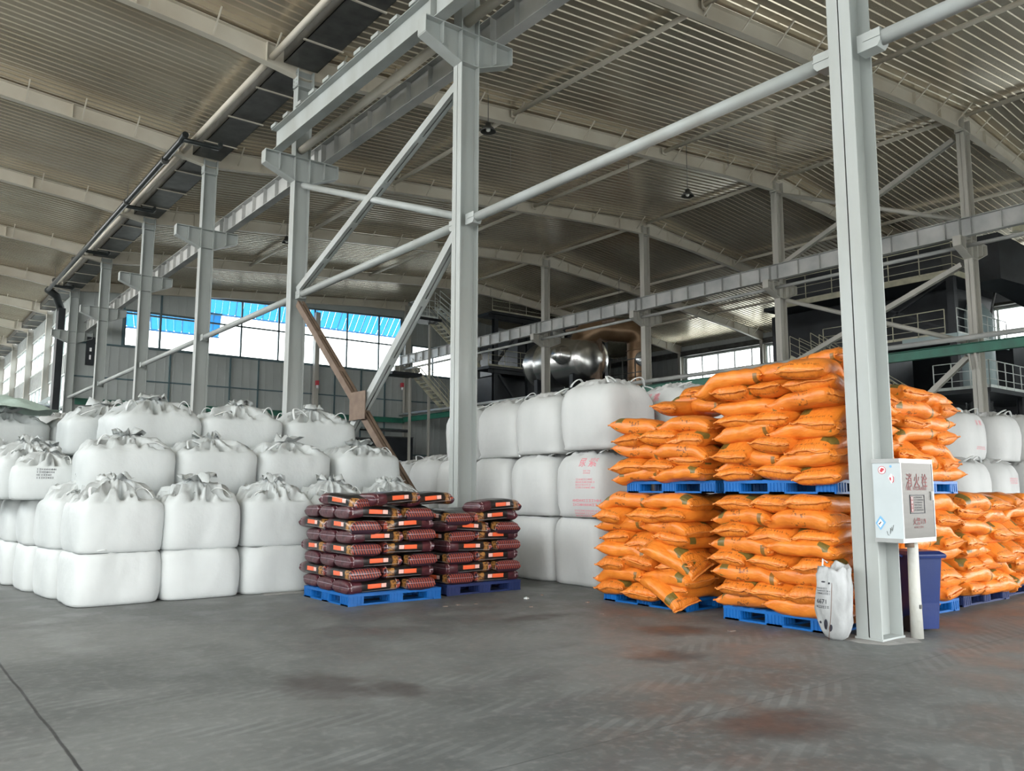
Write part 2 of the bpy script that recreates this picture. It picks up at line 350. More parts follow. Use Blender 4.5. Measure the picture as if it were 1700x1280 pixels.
# girts on the end wall (its framing grid)
mb = MB()
for z in (3.8, 8.0-.45): mb.box((0, YE-.10, z), (XB+5, YE, z+.07))
mb.box((0, YE-.12, 9.42), (XC, YE-.0, 9.5))
for x in (5.23, 8.75, 10.5, 12.6, 15.67, 17.6, 19.4, 23.0, 24.8): mb.box((x-.04, YE-.10, 3), (x+.04, YE, 9.5))
S(mb.build('trim_1', M['girt']))
mb = MB()
for x in (2.6, 4.59): mb.box((x-.05, YE-.10, 9.5), (x+.05, YE, zc(x)-.1))
S(mb.build('trim_2', M['girt']))
def window(name, x0, x1, z0, ztopf, verts, rails):
    mb = MB()
    for x in verts: mb.box((x-.045, YE-.02, z0), (x+.045, YE+.10, ztopf(x)))
    for z in rails: mb.box((x0, YE-.02, z-.045), (x1, YE+.10, z+.045))
    mb.bar((x0, YE+.03, ztopf(x0)-.04), (x1, YE+.03, ztopf(x1)-.04), .14, .1); mb.box((x0, YE-.02, z0), (x1, YE+.12, z0+.07))
    o = mb.build(name, M['frame']); S(o)
    g = MB(); g.add([(x0, YE+.06, z0), (x1, YE+.06, z0), (x1, YE+.06, ztopf(x1)), (x0, YE+.06, ztopf(x0))], [(0, 1, 2, 3)]); g.build('window_pane', M['glass'], o)
window('window_1', 2.65, 7.0, 9.5, lambda x: 11.6, (2.7, 4.59, 6.95), (11.40,))
window('window_2', 7.25, 20.7, 9.5, wtop, (7.3, 9.36, 11.75, 14.17, 16.5, 18.9, 20.65), (11.42,))
window('window_3', 21.5, 26.5, 9.5, lambda x: 11.6, (21.55, 23.3, 25.0, 26.45), ())
# blue translucent canopies outside the end wall
def canopy(name, x0, x1, z_in, z_out, label):
    mb = MB(); n = int((x1-x0)/.45); d = (x1-x0)/n
    for i in range(n):
        a = x0+i*d
        for s, e, k in ((a, a+d-.06, 0), (a+d-.06, a+d, .05)):
            mb.add([(s, YE+.3, z_in+k), (e, YE+.3, z_in+k), (e+.9, YE+3.4, z_out+k), (s+.9, YE+3.4, z_out+k)], [(0, 1, 2, 3)])
    root = thing(name, (0, 0, 0), label, 'canopy'); mb.build('canopy_sheet', M['canopy'], root)
    r = MB()
    for i in range(0, n, 4): r.bar((x0+i*d, YE+.3, z_in-.06), (x0+i*d+.9, YE+3.4, z_out-.06), .05, .05)
    r.box((x0, YE+.115, z_in-.12), (x1, YE+.35, z_in-.02)); r.box((x0, YE+3.35, z_out-.1), (x1+.9, YE+3.43, z_out)); r.build('canopy_frame', M['bluep'], root)
canopy('window_canopy', 2.2, 8.2, 12.1, 11.25, 'low blue sheet canopy outside the small left window of the end wall')
canopy('window_canopy', 7.4, 22.8, 14.0, 12.75, 'long blue sheet canopy outside the large window of the end wall')

# side wall C with its window strip
panel_wall('wall_right', 'X', XC, YF, YE, 0, 9.85)
panel_wall('wall_right_top', 'X', XC, YF, YE, 11.65, zc(XC)-.02)
panel_wall('wall_right_corner', 'X', XC, 37.2, YE, 9.85, 11.65)
mb = MB()
y = 37.2
while y > YF: mb.box((XC-.02, y-.05, 9.85), (XC+.1, y+.05, 11.65)); y -= 1.5
mb.box((XC-.06, YF, 9.8), (XC+.12, 37.2, 9.92)); mb.box((XC-.06, YF, 11.58), (XC+.12, 37.2, 11.7))
for k in range(0, 5): mb.box((XC-.1, k*S_+7.35, 9.85), (XC+.05, k*S_+7.65, 11.65))
o = S(mb.build('window_4', M['railw'])); g = MB(); g.add([(XC+.05, YF, 9.85), (XC+.05, 37.2, 9.85), (XC+.05, 37.2, 11.65), (XC+.05, YF, 11.65)], [(0, 1, 2, 3)]); g.build('window_pane', M['glass'], o)
mb = MB(); mb.ibeam((XC-.35, YF, 11.98), (XC-.35, YE, 11.98), .2, .30); mb.box((XC-.55, YF, 11.72), (XC-.15, YE, 11.78)); S(mb.build('trim_3', M['gutter']))
mb = MB(); mb.box((38.5, YE-1.6, 0), (XC, YE-.2, 9.3)); 
# left bay: continuing wall on row A beyond the end wall, far end, outer side
panel_wall('wall_left_bay', 'X', 0.15, YE+.2, YN, 0, 4.2, m='panel')
panel_wall('wall_left_bay_middle', 'X', 0.15, YE+.2, YN, 7.9, 9.0)
panel_wall('wall_left_bay_top', 'X', 0.15, YE+.2, YN, 11.4, ZA-.46)
for wn, z0, z1 in (('window_5', 4.2, 7.9), ('window_6', 9.0, 11.4)):
    mb = MB(); y = YE+.2
    while y < YN: mb.box((.12, y-.05, z0), (.24, y+.05, z1)); y += 1.5
    mb.box((.12, YE, z0-.02), (.26, YN, z0+.08)); mb.box((.12, YE, z1-.08), (.26, YN, z1+.02)); mb.box((.12, YE, (z0+z1)/2-.04), (.26, YN, (z0+z1)/2+.04))
    o = S(mb.build(wn, M['railw'])); g = MB(); g.add([(.2, YE, z0), (.2, YN, z0), (.2, YN, z1), (.2, YE, z1)], [(0, 1, 2, 3)]); g.build('window_pane', M['glass'], o)
panel_wall('wall_left_bay_end', 'Y', YN, XL, .3, 0, 0, top)
panel_wall('wall_left', 'X', XL-.2, YF+6, YN, 0, 7.5)
panel_wall('wall_front_light_block', 'Y', YF, XL, XC, 4.9, 0, top)  # unseen wall behind the camera, added to cut daylight from the open front

# ------------------------------------------------------------------ steel frame
def h_column(k, X, row, z0, z1, wx, wy, label, far=False, corbel=True, grp=None):
    """H section: flanges face +-x, width wy"""
    root = thing('steel_column', (X, k*S_, 0), label, 'column', grp)
    m = M['steel_far'] if far else M['steel']
    c = MB(); tf = .018
    c.box((-wx/2, -wy/2, z0), (-wx/2+tf, wy/2, z1)); c.box((wx/2-tf, -wy/2, z0), (wx/2, wy/2, z1)); c.box((-wx/2, -.006, z0), (wx/2, .006, z1))
    z = z0+1.2
    c.build('shaft', m, root)
    b = MB(); e_ = .05 if k else .012; b.box((-wx/2-e_, -wy/2-e_, 0), (wx/2+e_, wy/2+e_, .03))
    for i in ((-1, 1) if k else ()):
        for j in (-1, 1): b.tube([(i*(wx/2+.02), j*(wy/2+.02), .03), (i*(wx/2+.02), j*(wy/2+.02), .08)], .014, 6)
    b.build('base_plate', m, root)
    if corbel:
        b = MB(); zt = 9.95; L = .78
        for s in (-1, 1):
            b.prism([(0, -.62), (L, -.30), (L, 0), (0, 0)], (s*wx/2, -.008, zt), (s, 0, 0), (0, 0, 1), (0, .016, 0))
            b.box((min(s*wx/2, s*(wx/2+L)), -wy/2, zt), (max(s*wx/2, s*(wx/2+L)), wy/2, zt+.02))
            b.prism([(0, -.64), (L, -.32), (L, -.30), (0, -.62)], (s*wx/2, -wy/2, zt), (s, 0, 0), (0, 0, 1), (0, wy, 0))
            b.box((s*(wx/2+L)-.008, -wy/2, zt-.30), (s*(wx/2+L)+.008, wy/2, zt)); b.box((s*(wx/2+.4)-.008, -wy/2, zt-.42), (s*(wx/2+.4)+.008, wy/2, zt))
        for z in (zt, zt-.62): b.box((-wx/2, -wy/2, z-.008), (wx/2, wy/2, z+.008))
        b.build('corbel', m, root)
    if z1 > 12.3:
        b = MB(); b.box((-wx/2, -wy/2-.04, z1-.5), (wx/2, wy/2+.04, z1-.47)); b.box((-wx/2-.015, -wy/2-.03, z1-.45), (-wx/2, wy/2+.03, z1)); b.box((wx/2, -wy/2-.03, z1-.45), (wx/2+.015, wy/2+.03, z1))
        for z in (-.4, -.3, -.2, -.1):
            for s in (-1, 1): b.tube([(-wx/2-.035, s*wy*.3, z1+z), (-wx/2-.01, s*wy*.3, z1+z)], .014, 6)
        b.build('connection_plate', m, root)
    if row == 'A' and k < 6:
        b = MB()
        for s in (-1, 1): b.prism([(0, 0), (.22, 0), (.26, .05), (.26, .2), (0, .2)], (-.09, s*wy/2*1.0, 6.22), (0, s, 0), (0, 0, 1), (.18, 0, 0))
        b.build('pipe_bracket', m, root)
    return root
la = ['nearest white steel column, carrying the fire hydrant cabinet', 'tall white steel column behind the black sack stacks', 'white steel column rising behind the left pile of bulk bags, third of the left row',
      'white steel column at the left, fourth of the left row', 'white steel column at the left, fifth of the left row', 'white steel column at the far left, sixth of the left row',
      'white steel column at the far left, standing at the corner of the end wall']
for k in range(7):
    h_column(k, 0, 'A', 0, zc(0)-.44, .42 if k != 1 else .40, .27, la[k], grp='columns of the left row')
for k in range(7, 13):
    h_column(k, 0, 'A', 0, zc(0)-.44, .40, .27, f'distant white column beside the tall side windows, number {k-6} beyond the end wall corner', far=True, corbel=False, grp='distant side wall columns')
lb = ['', 'pale steel column at the right, in front of the boiler platforms', 'pale steel column rising behind the orange sack stacks', 'thin pale steel column right of the polished tank',
      'thin pale steel column standing in front of the polished tank', 'thin pale steel column hidden behind the tall second column', 'pale steel column in the corner of the end wall, right of the large window']
for k in range(1, 7): h_column(k, XB, 'B', 0, zc(XB)-.3, .46 if k < 3 else .42, .27, lb[k], far=True, grp='columns of the middle row')
for k in range(1, 6): h_column(k, XC-.4, 'C', 0, 12.0, .35, .25, f'distant column against the right side wall, {ORD[k-1]} from the near end', far=True, corbel=False, grp='columns against the side wall')
mb = MB(); mb.box((14.05, YE-.45, 0), (14.35, YE-.15, 12.9)); mb.build('wind_post', M['steel_far'], None, label='slim pale post in front of the large end wall window', cat='column')

def rafter(k, xa, xb, label, grp, dep=.46, hA=.62, hB=.62, bay=''):
    y = k*S_; root = thing('roof_rafter', (xa, y, 0), label, 'rafter', grp)
    n = 12; mb = MB(); P = []
    for i in range(n+1):
        t = i/n; x = xa+(xb-xa)*t; z = zc(x)-.05
        d = dep+(hA-dep)*max(0, 1-t*n/2.2)+(hB-dep)*max(0, 1-(1-t)*n/2.2); P.append((x-xa, z, d))
    for i in range(n):
        (x0, z0, d0), (x1, z1, d1) = P[i], P[i+1]
        mb.add([(x0, 0, z0-d0), (x1, 0, z1-d1), (x1, 0, z1), (x0, 0, z0)], [(0, 1, 2, 3)])
        for zz0, zz1 in ((z0, z1), (z0-d0, z1-d1)):
            mb.add([(x0, -.11, zz0), (x1, -.11, zz1), (x1, .11, zz1), (x0, .11, zz0), (x0, -.11, zz0-.016), (x1, -.11, zz1-.016), (x1, .11, zz1-.016), (x0, .11, zz0-.016)],
                   [(0, 1, 2, 3), (7, 6, 5, 4), (0, 4, 5, 1), (2, 6, 7, 3)])
    for i in (1, 4, 7, 10, 11):
        x, z, d = P[i]; mb.box((x-.008, -.1, z-d), (x+.008, .1, z))
    mb.build('rafter_beam', M['rafter'], root)
    L = abs(xb-xa); s = 1 if xb > xa else -1
    for i in range(int(L/1.5)):
        x = .9+i*1.5
        if x > L-.5: break
        t = x/L; zz = zc(xa+s*x)-.05; d = dep
        for sy in ((-1,) if k*1 > 2 else (-1, 1)):
            b = MB(); b.bar((s*x, sy*.09, zz-d+.03), (s*x, sy*(.09+.55), zz+.03), .035, .035); b.build('fly_brace', M['rafter'], root)
    return root
for k in range(-1, 6):
    rafter(k, .0, XB, f'white roof rafter rising to the ridge, {ORD[k+1]} from the camera', 'rafters of the main roof, left slope')
for k in range(1, 6):
    rafter(k, XB, XC-.3, f'pale roof rafter falling to the right side wall, {ORD[k-1]} from the near end', 'rafters of the main roof, right slope')
for k in range(1, 13):
    rafter(k, 0, -12.5, f'white rafter of the left bay roof, {ORD[k-1]} from the camera', 'rafters of the left bay roof')
rafter(6, 0, XB, 'white rafter above the end wall windows', 'rafters of the main roof, left slope', hA=.5)

# struts between the rafters
def strut(x, z, y0, y1, r, label, cat='strut', grp=None, m='rafter', name='roof_strut'):
    mb = MB(); mb.tube([(x, y0, z), (x, y1, z)], r, 10)
    for y in (y0, y1): mb.box((x-r*1.3, y-.02, z-r*1.6), (x+r*1.3, y+.02, z+r*1.6))
    return mb.build(name, M[m], None, label=label, cat=cat, group=grp)
for nm, x, zz in (('left', 6.9, zc(6.9)-.22), ('middle', 13.9, zc(13.9)-.22), ('ridge', XB, zc(XB)-.16), ('right', 28, zc(28)-.22), ('outer', 35, zc(35)-.22)):
    for k in range(0, 5):
        strut(x, zz, k*S_+.12, (k+1)*S_-.12, .075, f'roof strut on the {nm} line, between rafters of the {ORD[k]} bay', grp='struts under the roof sheets')
# valley gutter
for k in range(-1, 12):
    mb = MB(); y0, y1 = k*S_+.14, (k+1)*S_-.14; zb = ZA-.42
    mb.box((-.62, y0, zb), (.30, y1, zb+.02)); mb.box((-.62, y0, zb), (-.60, y1, ZA-.06)); mb.box((.28, y0, zb), (.30, y1, ZA-.06))
    r = thing('valley_gutter', (0, 0, 0), f'dark valley gutter over the left row, {ORD[k+1] if k < 11 else "twelfth"} length', 'gutter', 'lengths of valley gutter'); mb.build('gutter_trough', M['gutter'], r)
    for i in range(3):
        b = MB(); yy = y0+1.4+i*2.2; b.box((-.70, yy, zb-.03), (.36, yy+.05, zb)); b.build('gutter_strap', M['rafter'], r)
    if k < 6:
        b = MB(); b.tube([(-.92, y0, ZA-.38), (-.92, y1, ZA-.38)], .085, 10); b.build('eave_tube', M['rafter'], None, label=f'pale eave tube beside the valley gutter, {ORD[k+1]} bay', cat='tube', group='eave tubes')
# tie pipes between row A columns
for k in range(-1, 6):
    mb = MB(); y0, y1 = k*S_+.3, (k+1)*S_-.3; mb.tube([(0, y0, 6.33), (0, y1, 6.33)], .085, 16)
    for y in (y0, y1): mb.box((-.1, y-.1, 6.32), (.1, y+.1, 6.34))
    mb.build('tie_pipe', M['steel'], None, label=f'horizontal white tie pipe between the left row columns, {ORD[k+1]} bay from the camera', cat='pipe', group='tie pipes of the left row')
# crane girders
def girder(x, y0, y1, z, h, label, grp, m='girder', step=.9, clips=False):
    root = thing('crane_girder', (x, y0, z), label, 'girder', grp); L = y1-y0
    mb = MB(); mb.box((-.15, 0, h-.016), (.15, L, h)); mb.box((-.12, 0, 0), (.12, L, .016)); mb.box((-.006, 0, .016), (.006, L, h-.016))
    mb.box((-.12, -.006, 0), (.12, .010, h)); y = step*.5
    while y < L and not clips: mb.box((-.115, y-.005, .010), (.115, y+.005, h-.010)); y += step
    mb.build('girder_beam', M[m], root)
    if clips:
        r = MB(); r.box((-.03, 0, h), (.03, L, h+.09)); r.box((-.05, 0, h+.07), (.05, L, h+.10)); r.build('crane_rail', M['rust'], root)
        y = .35
        while y < L: c = MB(); c.box((-.19, y, h-.005), (.10, y+.30, h+.07)); c.build('rail_clip', M[m], root); y += .75
ZG = 9.98
for k in range(-1, 2): girder(-.68, k*S_+.02, (k+1)*S_-.02, ZG, .55, f'crane girder on the left arm of the corbels, {ORD[k+1]} span from the camera', 'left crane girders', clips=True, m='steel')
for k in range(-1, 6): girder(.68, k*S_+.02, (k+1)*S_-.02, ZG, .55, f'crane girder on the right arm of the corbels, {ORD[k+1]} span from the camera', 'right crane girders')
for k in range(0, 6): girder(XB-.62, k*S_+.02, (k+1)*S_-.02, ZG, .62, f'crane girder on the middle row of columns, {ORD[k]} span from the right', 'middle row crane girders', step=.95)
for k in range(-1, 2): 
    mb = MB(); mb.tube([(-.05, k*S_+.1, 10.15), (-.05, (k+1)*S_-.1, 10.15)], .10, 12); mb.build('walkway_tube', M['rafter'], None, label=f'pale tube between the paired crane girders, {ORD[k+1]} span', cat='tube', group='tubes between the crane girders')
for k in range(0, 6):
    mb = MB(); mb.tube([(XB-.30, k*S_+.0, 9.74), (XB-.30, (k+1)*S_-.0, 9.74)], .07, 10); mb.build('tie_pipe', M['girder'], None, label=f'thin pipe under the middle row crane girder, {ORD[k]} span from the right', cat='pipe', group='pipes under the middle girder')
# bracing of bay A1-A2
def brace(p, q, label, m='steel', twin=True, w=.26, name='diagonal_brace', grp='diagonal braces'):
    root = thing(name, p, label, 'brace', grp); q = Vector(q)-Vector(p); a = MB()
    if twin:
        d = q.normalized(); e = d*.0
        for s in (-1, 1):
            ch = MB(); off = Vector((s*w*.32, 0, 0)); ch.bar(off, q+off, .016, .17, (0, 0, 1))
            for t in (-.078, .078): ch.bar(off-Vector((s*.03, 0, 0)), q+off-Vector((s*.03, 0, 0)), .075, .014, (0, 0, 1), (0, t))
            ch.build('brace_channel', M[m], root)
        L = q.length; n = max(3, int(L/1.5))
        for i in range(1, n): b = MB(); c = q*i/n; b.bar(c-d*.09, c+d*.09, w*.62, .19, (0, 0, 1)); b.build('batten_plate', M[m], root)
    else:
        a.tube([(0, 0, 0), q], w/2, 12); a.build('brace_tube', M[m], root)
brace((0, 7.7, 9.05), (0, 14.8, 6.45), 'upper diagonal brace running down left from the tall second column')
brace((0, 14.8, 9.2), (0, 7.75, 6.5), 'round diagonal pipe brace crossing the upper twin brace', twin=False, w=.15)
brace((0, 7.75, 6.15), (0, 14.85, .1), 'lower white diagonal brace running down left behind the bulk bags')
brace((0, 14.75, 6.1), (0, 7.7, .1), 'rusty brown diagonal brace running down right to the tall second column', m='rust')
g = MB(); g.prism([(-.35, -.3), (.35, -.3), (.35, .3), (-.35, .3)], (-.14, 11.25, 3.25), (0, 1, 0), (0, 0, 1), (-.015, 0, 0)); g.build('gusset_plate', M['rust'], None, label='brown gusset plate where the lower braces cross', cat='plate')
brace((XB, 7.8, 9.2), (XB, 14.7, 6.5), 'diagonal brace right of the nearest column, crane level of the middle row', m='steel_far')
brace((XB, 14.7, 9.2), (XB, 7.8, 6.5), 'thin diagonal pipe brace crossing behind the nearest column', m='steel_far', twin=False, w=.17)
brace((XB, 7.8, 6.0), (XB, 14.85, .05), 'lower diagonal brace of the middle row above the orange sacks', m='steel_far')
brace((XB, 7.8, 13.7), (XB, 14.7, 10.8), 'upper diagonal brace of the middle row beneath the ridge', m='steel_far')
brace((XB, 14.7, 13.7), (XB, 7.8, 10.8), 'round upper brace of the middle row beneath the ridge', m='steel_far', twin=False, w=.17)
# black drain pipe with branches
root = thing('drain_pipe', (-1.3, 21, 12.1), 'long black drain pipe hung under the left bay roof', 'pipe')
mb = MB(); mb.tube([(0, -.2, .22), (0, .25, .18), (0, 12, .05), (0, 23.8, -.05)], .10, 12); mb.build('pipe_run', M['darkp'], root)
for i, y in enumerate((0, 7.6, 15.2, 23.4)):
    b = MB(); b.tube([(0, y, .12), (.25, y, .12), (1.05, y-.1, .08), (1.1, y-.1, .15), (1.1, y-.1, .55)], .075, 10); b.build('pipe_branch', M['darkp'], root)
for i in range(5):
    b = MB(); b.tube([(0, 2+5*i, .2), (0, 2+5*i, .9)], .012, 6); b.tube([(0, 1.94+5*i, .1), (0, 2.06+5*i, .1)], .13, 12); b.build('pipe_hanger', M['gutter'], root)
# service beams
mb = MB(); mb.ibeam((XB-.45, -5, 6.2), (XB-.45, YE-.6, 6.2), .22, .34); o = mb.build('cable_tray', M['green'], None, label='long green beam along the middle row of columns', cat='beam')
mb = MB(); mb.tube([(XB-.75, -5, 6.52), (XB-.75, YE-.7, 6.52)], .09, 10); mb.build('service_pipe', M['girder'], None, label='grey service pipe lying on the green beam', cat='pipe')
mb = MB(); mb.ibeam((.3, YE-.55, 6.15), (XB-.3, YE-.55, 6.15), .22, .34); mb.build('cable_tray', M['green'], None, label='green beam running along the end wall', cat='beam')
mb = MB(); mb.tube([(.5, YE-1.2, 5.4), (XB-.3, YE-1.2, 5.4)], .12, 10); mb.build('service_pipe', M['chim'], None, label='silver pipe below the green beam on the end wall', cat='pipe')
for i in range(8):
    root = thing('machine_housing', (.6+i*2.5, YE-2.4, 0), f'dark machine housing at the foot of the end wall, {ORD[i]} from the left', 'machine', 'machine housings by the end wall'); H_ = 4.7+(i % 3)*.15
    mb = MB(); mb.box((0, 0, .1), (2.2, 1.2, H_)); mb.build('housing_body', M['dark'], root); mb = MB(); mb.box((-.03, -.03, H_), (2.23, 1.23, H_+.06)); mb.build('housing_top', M['gutter'], root); mb = MB(); mb.box((.1, .1, 0), (2.1, 1.1, .1)); mb.build('plinth', M['gutter'], root)
mb = MB(); mb.box((.75, YE-.35, 8.2), (1.15, YE-.1, 9.75)); o = mb.build('wall_speaker', M['dark'], None, label='dark upright box fixed high on the end wall near the left corner', cat='speaker'); mb = MB(); mb.box((.90, YE-.36, 8.5), (.98, YE-.345, 8.75)); mb.build('status_panel', M['whitep'], o); mb = MB(); mb.box((.90, YE-.36, 8.95), (1.0, YE-.345, 9.15)); mb.build('status_panel', M['whitep'], o)
for x, z, nm in ((14.2, 7.9, 'on the slim window post'), (20.65, 8.3, 'beside the corner column')):
    root = thing('alarm_light', (x, YE-(.62 if x < 15 else .30), z), f'small red and white alarm light {nm}', 'alarm light', 'alarm lights'); mb = MB(); mb.box((-.08, -.05, .2), (.08, .17, .5)); mb.build('red_housing', M['red'], root); mb = MB(); mb.tube([(0, 0, 0), (0, 0, .2)], .08, 10); mb.build('white_lens', M['whitep'], root)
for k in (1, 2, 3):
    mb = MB(); 
    for s in (-1, 1): mb.bar((XB-.45, k*S_+s*.1, 6.04), (XB-.28, k*S_+s*.1, 5.5), .05, .05)
    mb.build('tray_bracket', M['steel_far'], None, label=f'pale bracket carrying the green beam on the {ORD[k-1]} middle row column from the right', cat='bracket')
#BIG
# ------------------------------------------------------------------ sacks
def sm01(x, a, b): t = min(1, max(0, (x-a)/(b-a))); return t*t*(3-2*t)
def sack_mesh(name, L, W, T, seed, dr=(0, 0), sq=.62, pinch=3.2, wob=.02, curl=0, skew=0, nu=30, nv=28, ear=.05):
    rnd = random.Random(seed); ox = rnd.uniform(0, 50); vs = []; fs = []
    for i in range(nu+1):
        # denser rings towards the ends
        u = sin((i/nu*2-1)*pi/2*.985)/sin(pi/2*.985)
        th = T*.5*max(.0, 1-abs(u)**pinch)**.55+.006
        wd = W*.5*(1-.08*(1-abs(u)**2)*0-ear*(1-abs(abs(u)*2-1))*.0)*(1-.07*sm01(abs(u), .55, .93)+(.13 if ear else .05)*sm01(abs(u), .88, 1))
        for k in range(nv):
            a = 2*pi*k/nv; c, s_ = cos(a), sin(a)
            y = wd*copysign(abs(c)**sq, c); z = th*copysign(abs(s_)**.8, s_)
            x = u*L*.5*(1-.015*(abs(y)/(W*.5))**2*0)+skew*y
            q = Vector((x*3.2+ox, y*3.2, z*2+seed))
            n = noise.noise(q)*wob; n2 = noise.noise(Vector((x*4+ox, y*16, seed*3.1)))*.012*sm01(abs(u), .45, .9)
            n3 = noise.noise(q*3.1)*wob*.4
            y2 = y+n*1.2*copysign(1, c)*abs(c); z2 = z+(n+n3)*(1 if s_ > 0 else .6)+n2
            z2 -= dr[0]*sm01(u, .35, 1.0)**1.0+dr[1]*sm01(-u, .35, 1.0)
            z2 += curl*(y/W)**2
            vs.append((x, y2, z2+T*.5))
    for i in range(nu):
        for k in range(nv): a = i*nv+k; b = i*nv+(k+1) % nv; fs.append((a, b, b+nv, a+nv))
    mb = MB(); mb.add(vs, fs, True)
    mb.f += [tuple(range(nv-1, -1, -1)), tuple(nu*nv+k for k in range(nv))]; mb.m += [0, 0]; mb.sm += [False, False]
    # hems: folded strips along both ends
    hems = []
    for e in (0, nu):
        s_ = -1 if e == 0 else 1; h = MB(); pts = sorted([Vector(vs[e*nv+k]) for k in range(nv)], key=lambda p: p.y)[::2]
        pv = []
        for j, p in enumerate(pts):
            wv = .008*sin(j*1.9+seed)
            pv += [p+Vector((0, 0, .008)), p+Vector((s_*.032, 0, .008+wv)), p+Vector((s_*.032, 0, -.004+wv)), p+Vector((0, 0, -.008))]
        n = len(pts); f = []
        for j in range(n-1):
            for q in range(4): a = 4*j+q; b = 4*j+(q+1) % 4; f.append((a, b, b+4, a+4))
        f += [(0, 1, 2, 3), (4*n-1, 4*n-2, 4*n-3, 4*n-4)]
        h.add(pv, f, True); hems.append(h)
    return mb, hems
def make_sack(name, variant, **kw):
    body, hems = sack_mesh(name, **kw); return body, hems
OV = []       # orange sack variants: (mesh, hem meshes)
def me_from(mb, name, m):
    o = mb.build(name, m); me = o.data; bpy.data.objects.remove(o); return me
for i in range(9):
    kw = [dict(dr=(.03, .03)), dict(dr=(.07, .0), skew=.05), dict(dr=(.0, .06), wob=.03), dict(dr=(.05, .05), wob=.028, skew=-.06), dict(dr=(-.02, .09), wob=.025),
          dict(dr=(.10, .02), curl=-.03), dict(dr=(.02, .02), wob=.03, curl=-.05, pinch=4.5), dict(dr=(.13, 0), wob=.03, skew=.08), dict(dr=(.05, -.03), wob=.035, skew=.03, pinch=5)][i]
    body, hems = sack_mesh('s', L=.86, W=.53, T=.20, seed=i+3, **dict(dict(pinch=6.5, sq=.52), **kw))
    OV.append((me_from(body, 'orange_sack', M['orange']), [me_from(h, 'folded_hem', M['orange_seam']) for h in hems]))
KV = []
for i in range(5):
    kw = [dict(dr=(0, 0)), dict(dr=(.012, .01)), dict(dr=(.02, 0), wob=.009), dict(dr=(0, .018), wob=.01), dict(dr=(.04, .03), wob=.012)][i]
    kw.setdefault('wob', .006)
    body, hems = sack_mesh('k', L=.80, W=.46, T=.158, seed=i+40, sq=.40, pinch=26, ear=0, **kw)
    # pinch the gusset line at the ends
    vs = []
    for (x, y, z) in body.v:
        e = sm01(abs(x), .30, .40); zz = z-.079; vs.append((x-copysign(.014, x)*exp(-(zz/.016)**2)*e, y-copysign(.006, y)*exp(-(zz/.014)**2), z))
    body.v = vs
    KV.append(me_from(body, 'black_sack', M['blacksack']))
rs = random.Random(11)
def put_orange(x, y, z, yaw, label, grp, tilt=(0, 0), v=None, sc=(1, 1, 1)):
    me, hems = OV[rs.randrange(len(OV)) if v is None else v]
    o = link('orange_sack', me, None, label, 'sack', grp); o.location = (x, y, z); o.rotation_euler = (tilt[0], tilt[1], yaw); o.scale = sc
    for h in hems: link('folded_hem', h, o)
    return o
def put_black(x, y, z, yaw, label, grp, tilt=(0, 0), v=None):
    o = link('black_sack', KV[rs.randrange(3) if v is None else v], None, label, 'sack', grp); o.location = (x, y, z); o.rotation_euler = (tilt[0], tilt[1], yaw); return o

# ------------------------------------------------------------------ pallets
def pallet(x0, y0, x1, y1, z, label, m='blue', grp='plastic pallets', rz=0, h=.15):
    cx, cy = (x0+x1)/2, (y0+y1)/2; root = thing('plastic_pallet', (cx, cy, z), label, 'pallet', grp, rz); a, b = (x1-x0)/2, (y1-y0)/2
    d = MB(); d.box((-a, -b, h-.035), (a, b, h)); 
    n = 9
    for i in range(n):       # raised slats of the deck
        yy = -b+2*b*(i+.5)/n; d.box((-a+.02, yy-.035, h-.002), (a-.02, yy+.035, h+.006))
    d.build('deck', M[m], root)
    for s in (-1, 0, 1):
        for t in (-1, 0, 1):
            wx, wy = (.11, .12) if s else (.10, .14); bx = s*(a-wx-.002); by = t*(b-wy-.002)
            k = MB(); k.box((bx-wx, by-wy, .022), (bx+wx, by+wy, h-.034))
            for q in range(5):   # vertical ribs moulded on the blocks
                yy = by-wy+.03+q*(2*wy-.06)/4; k.box((bx-wx-.007, yy-.011, .02), (bx+wx+.007, yy+.011, h-.03))
            for q in range(4):
                xx = bx-wx+.03+q*(2*wx-.06)/3; k.box((xx-.011, by-wy-.007, .02), (xx+.011, by+wy+.007, h-.03))
            k.build('block', M[m], root)
    for t in (-1, 0, 1): k = MB(); by = t*(b-.12); k.box((-a, by-.10, 0), (a, by+.10, .024)); k.build('runner', M[m], root)
    for s in (-1, 1): k = MB(); bx = s*(a-.06); k.box((bx-.06, -b, .0), (bx+.06, b, .022)); k.build('runner', M[m], root)
    return root

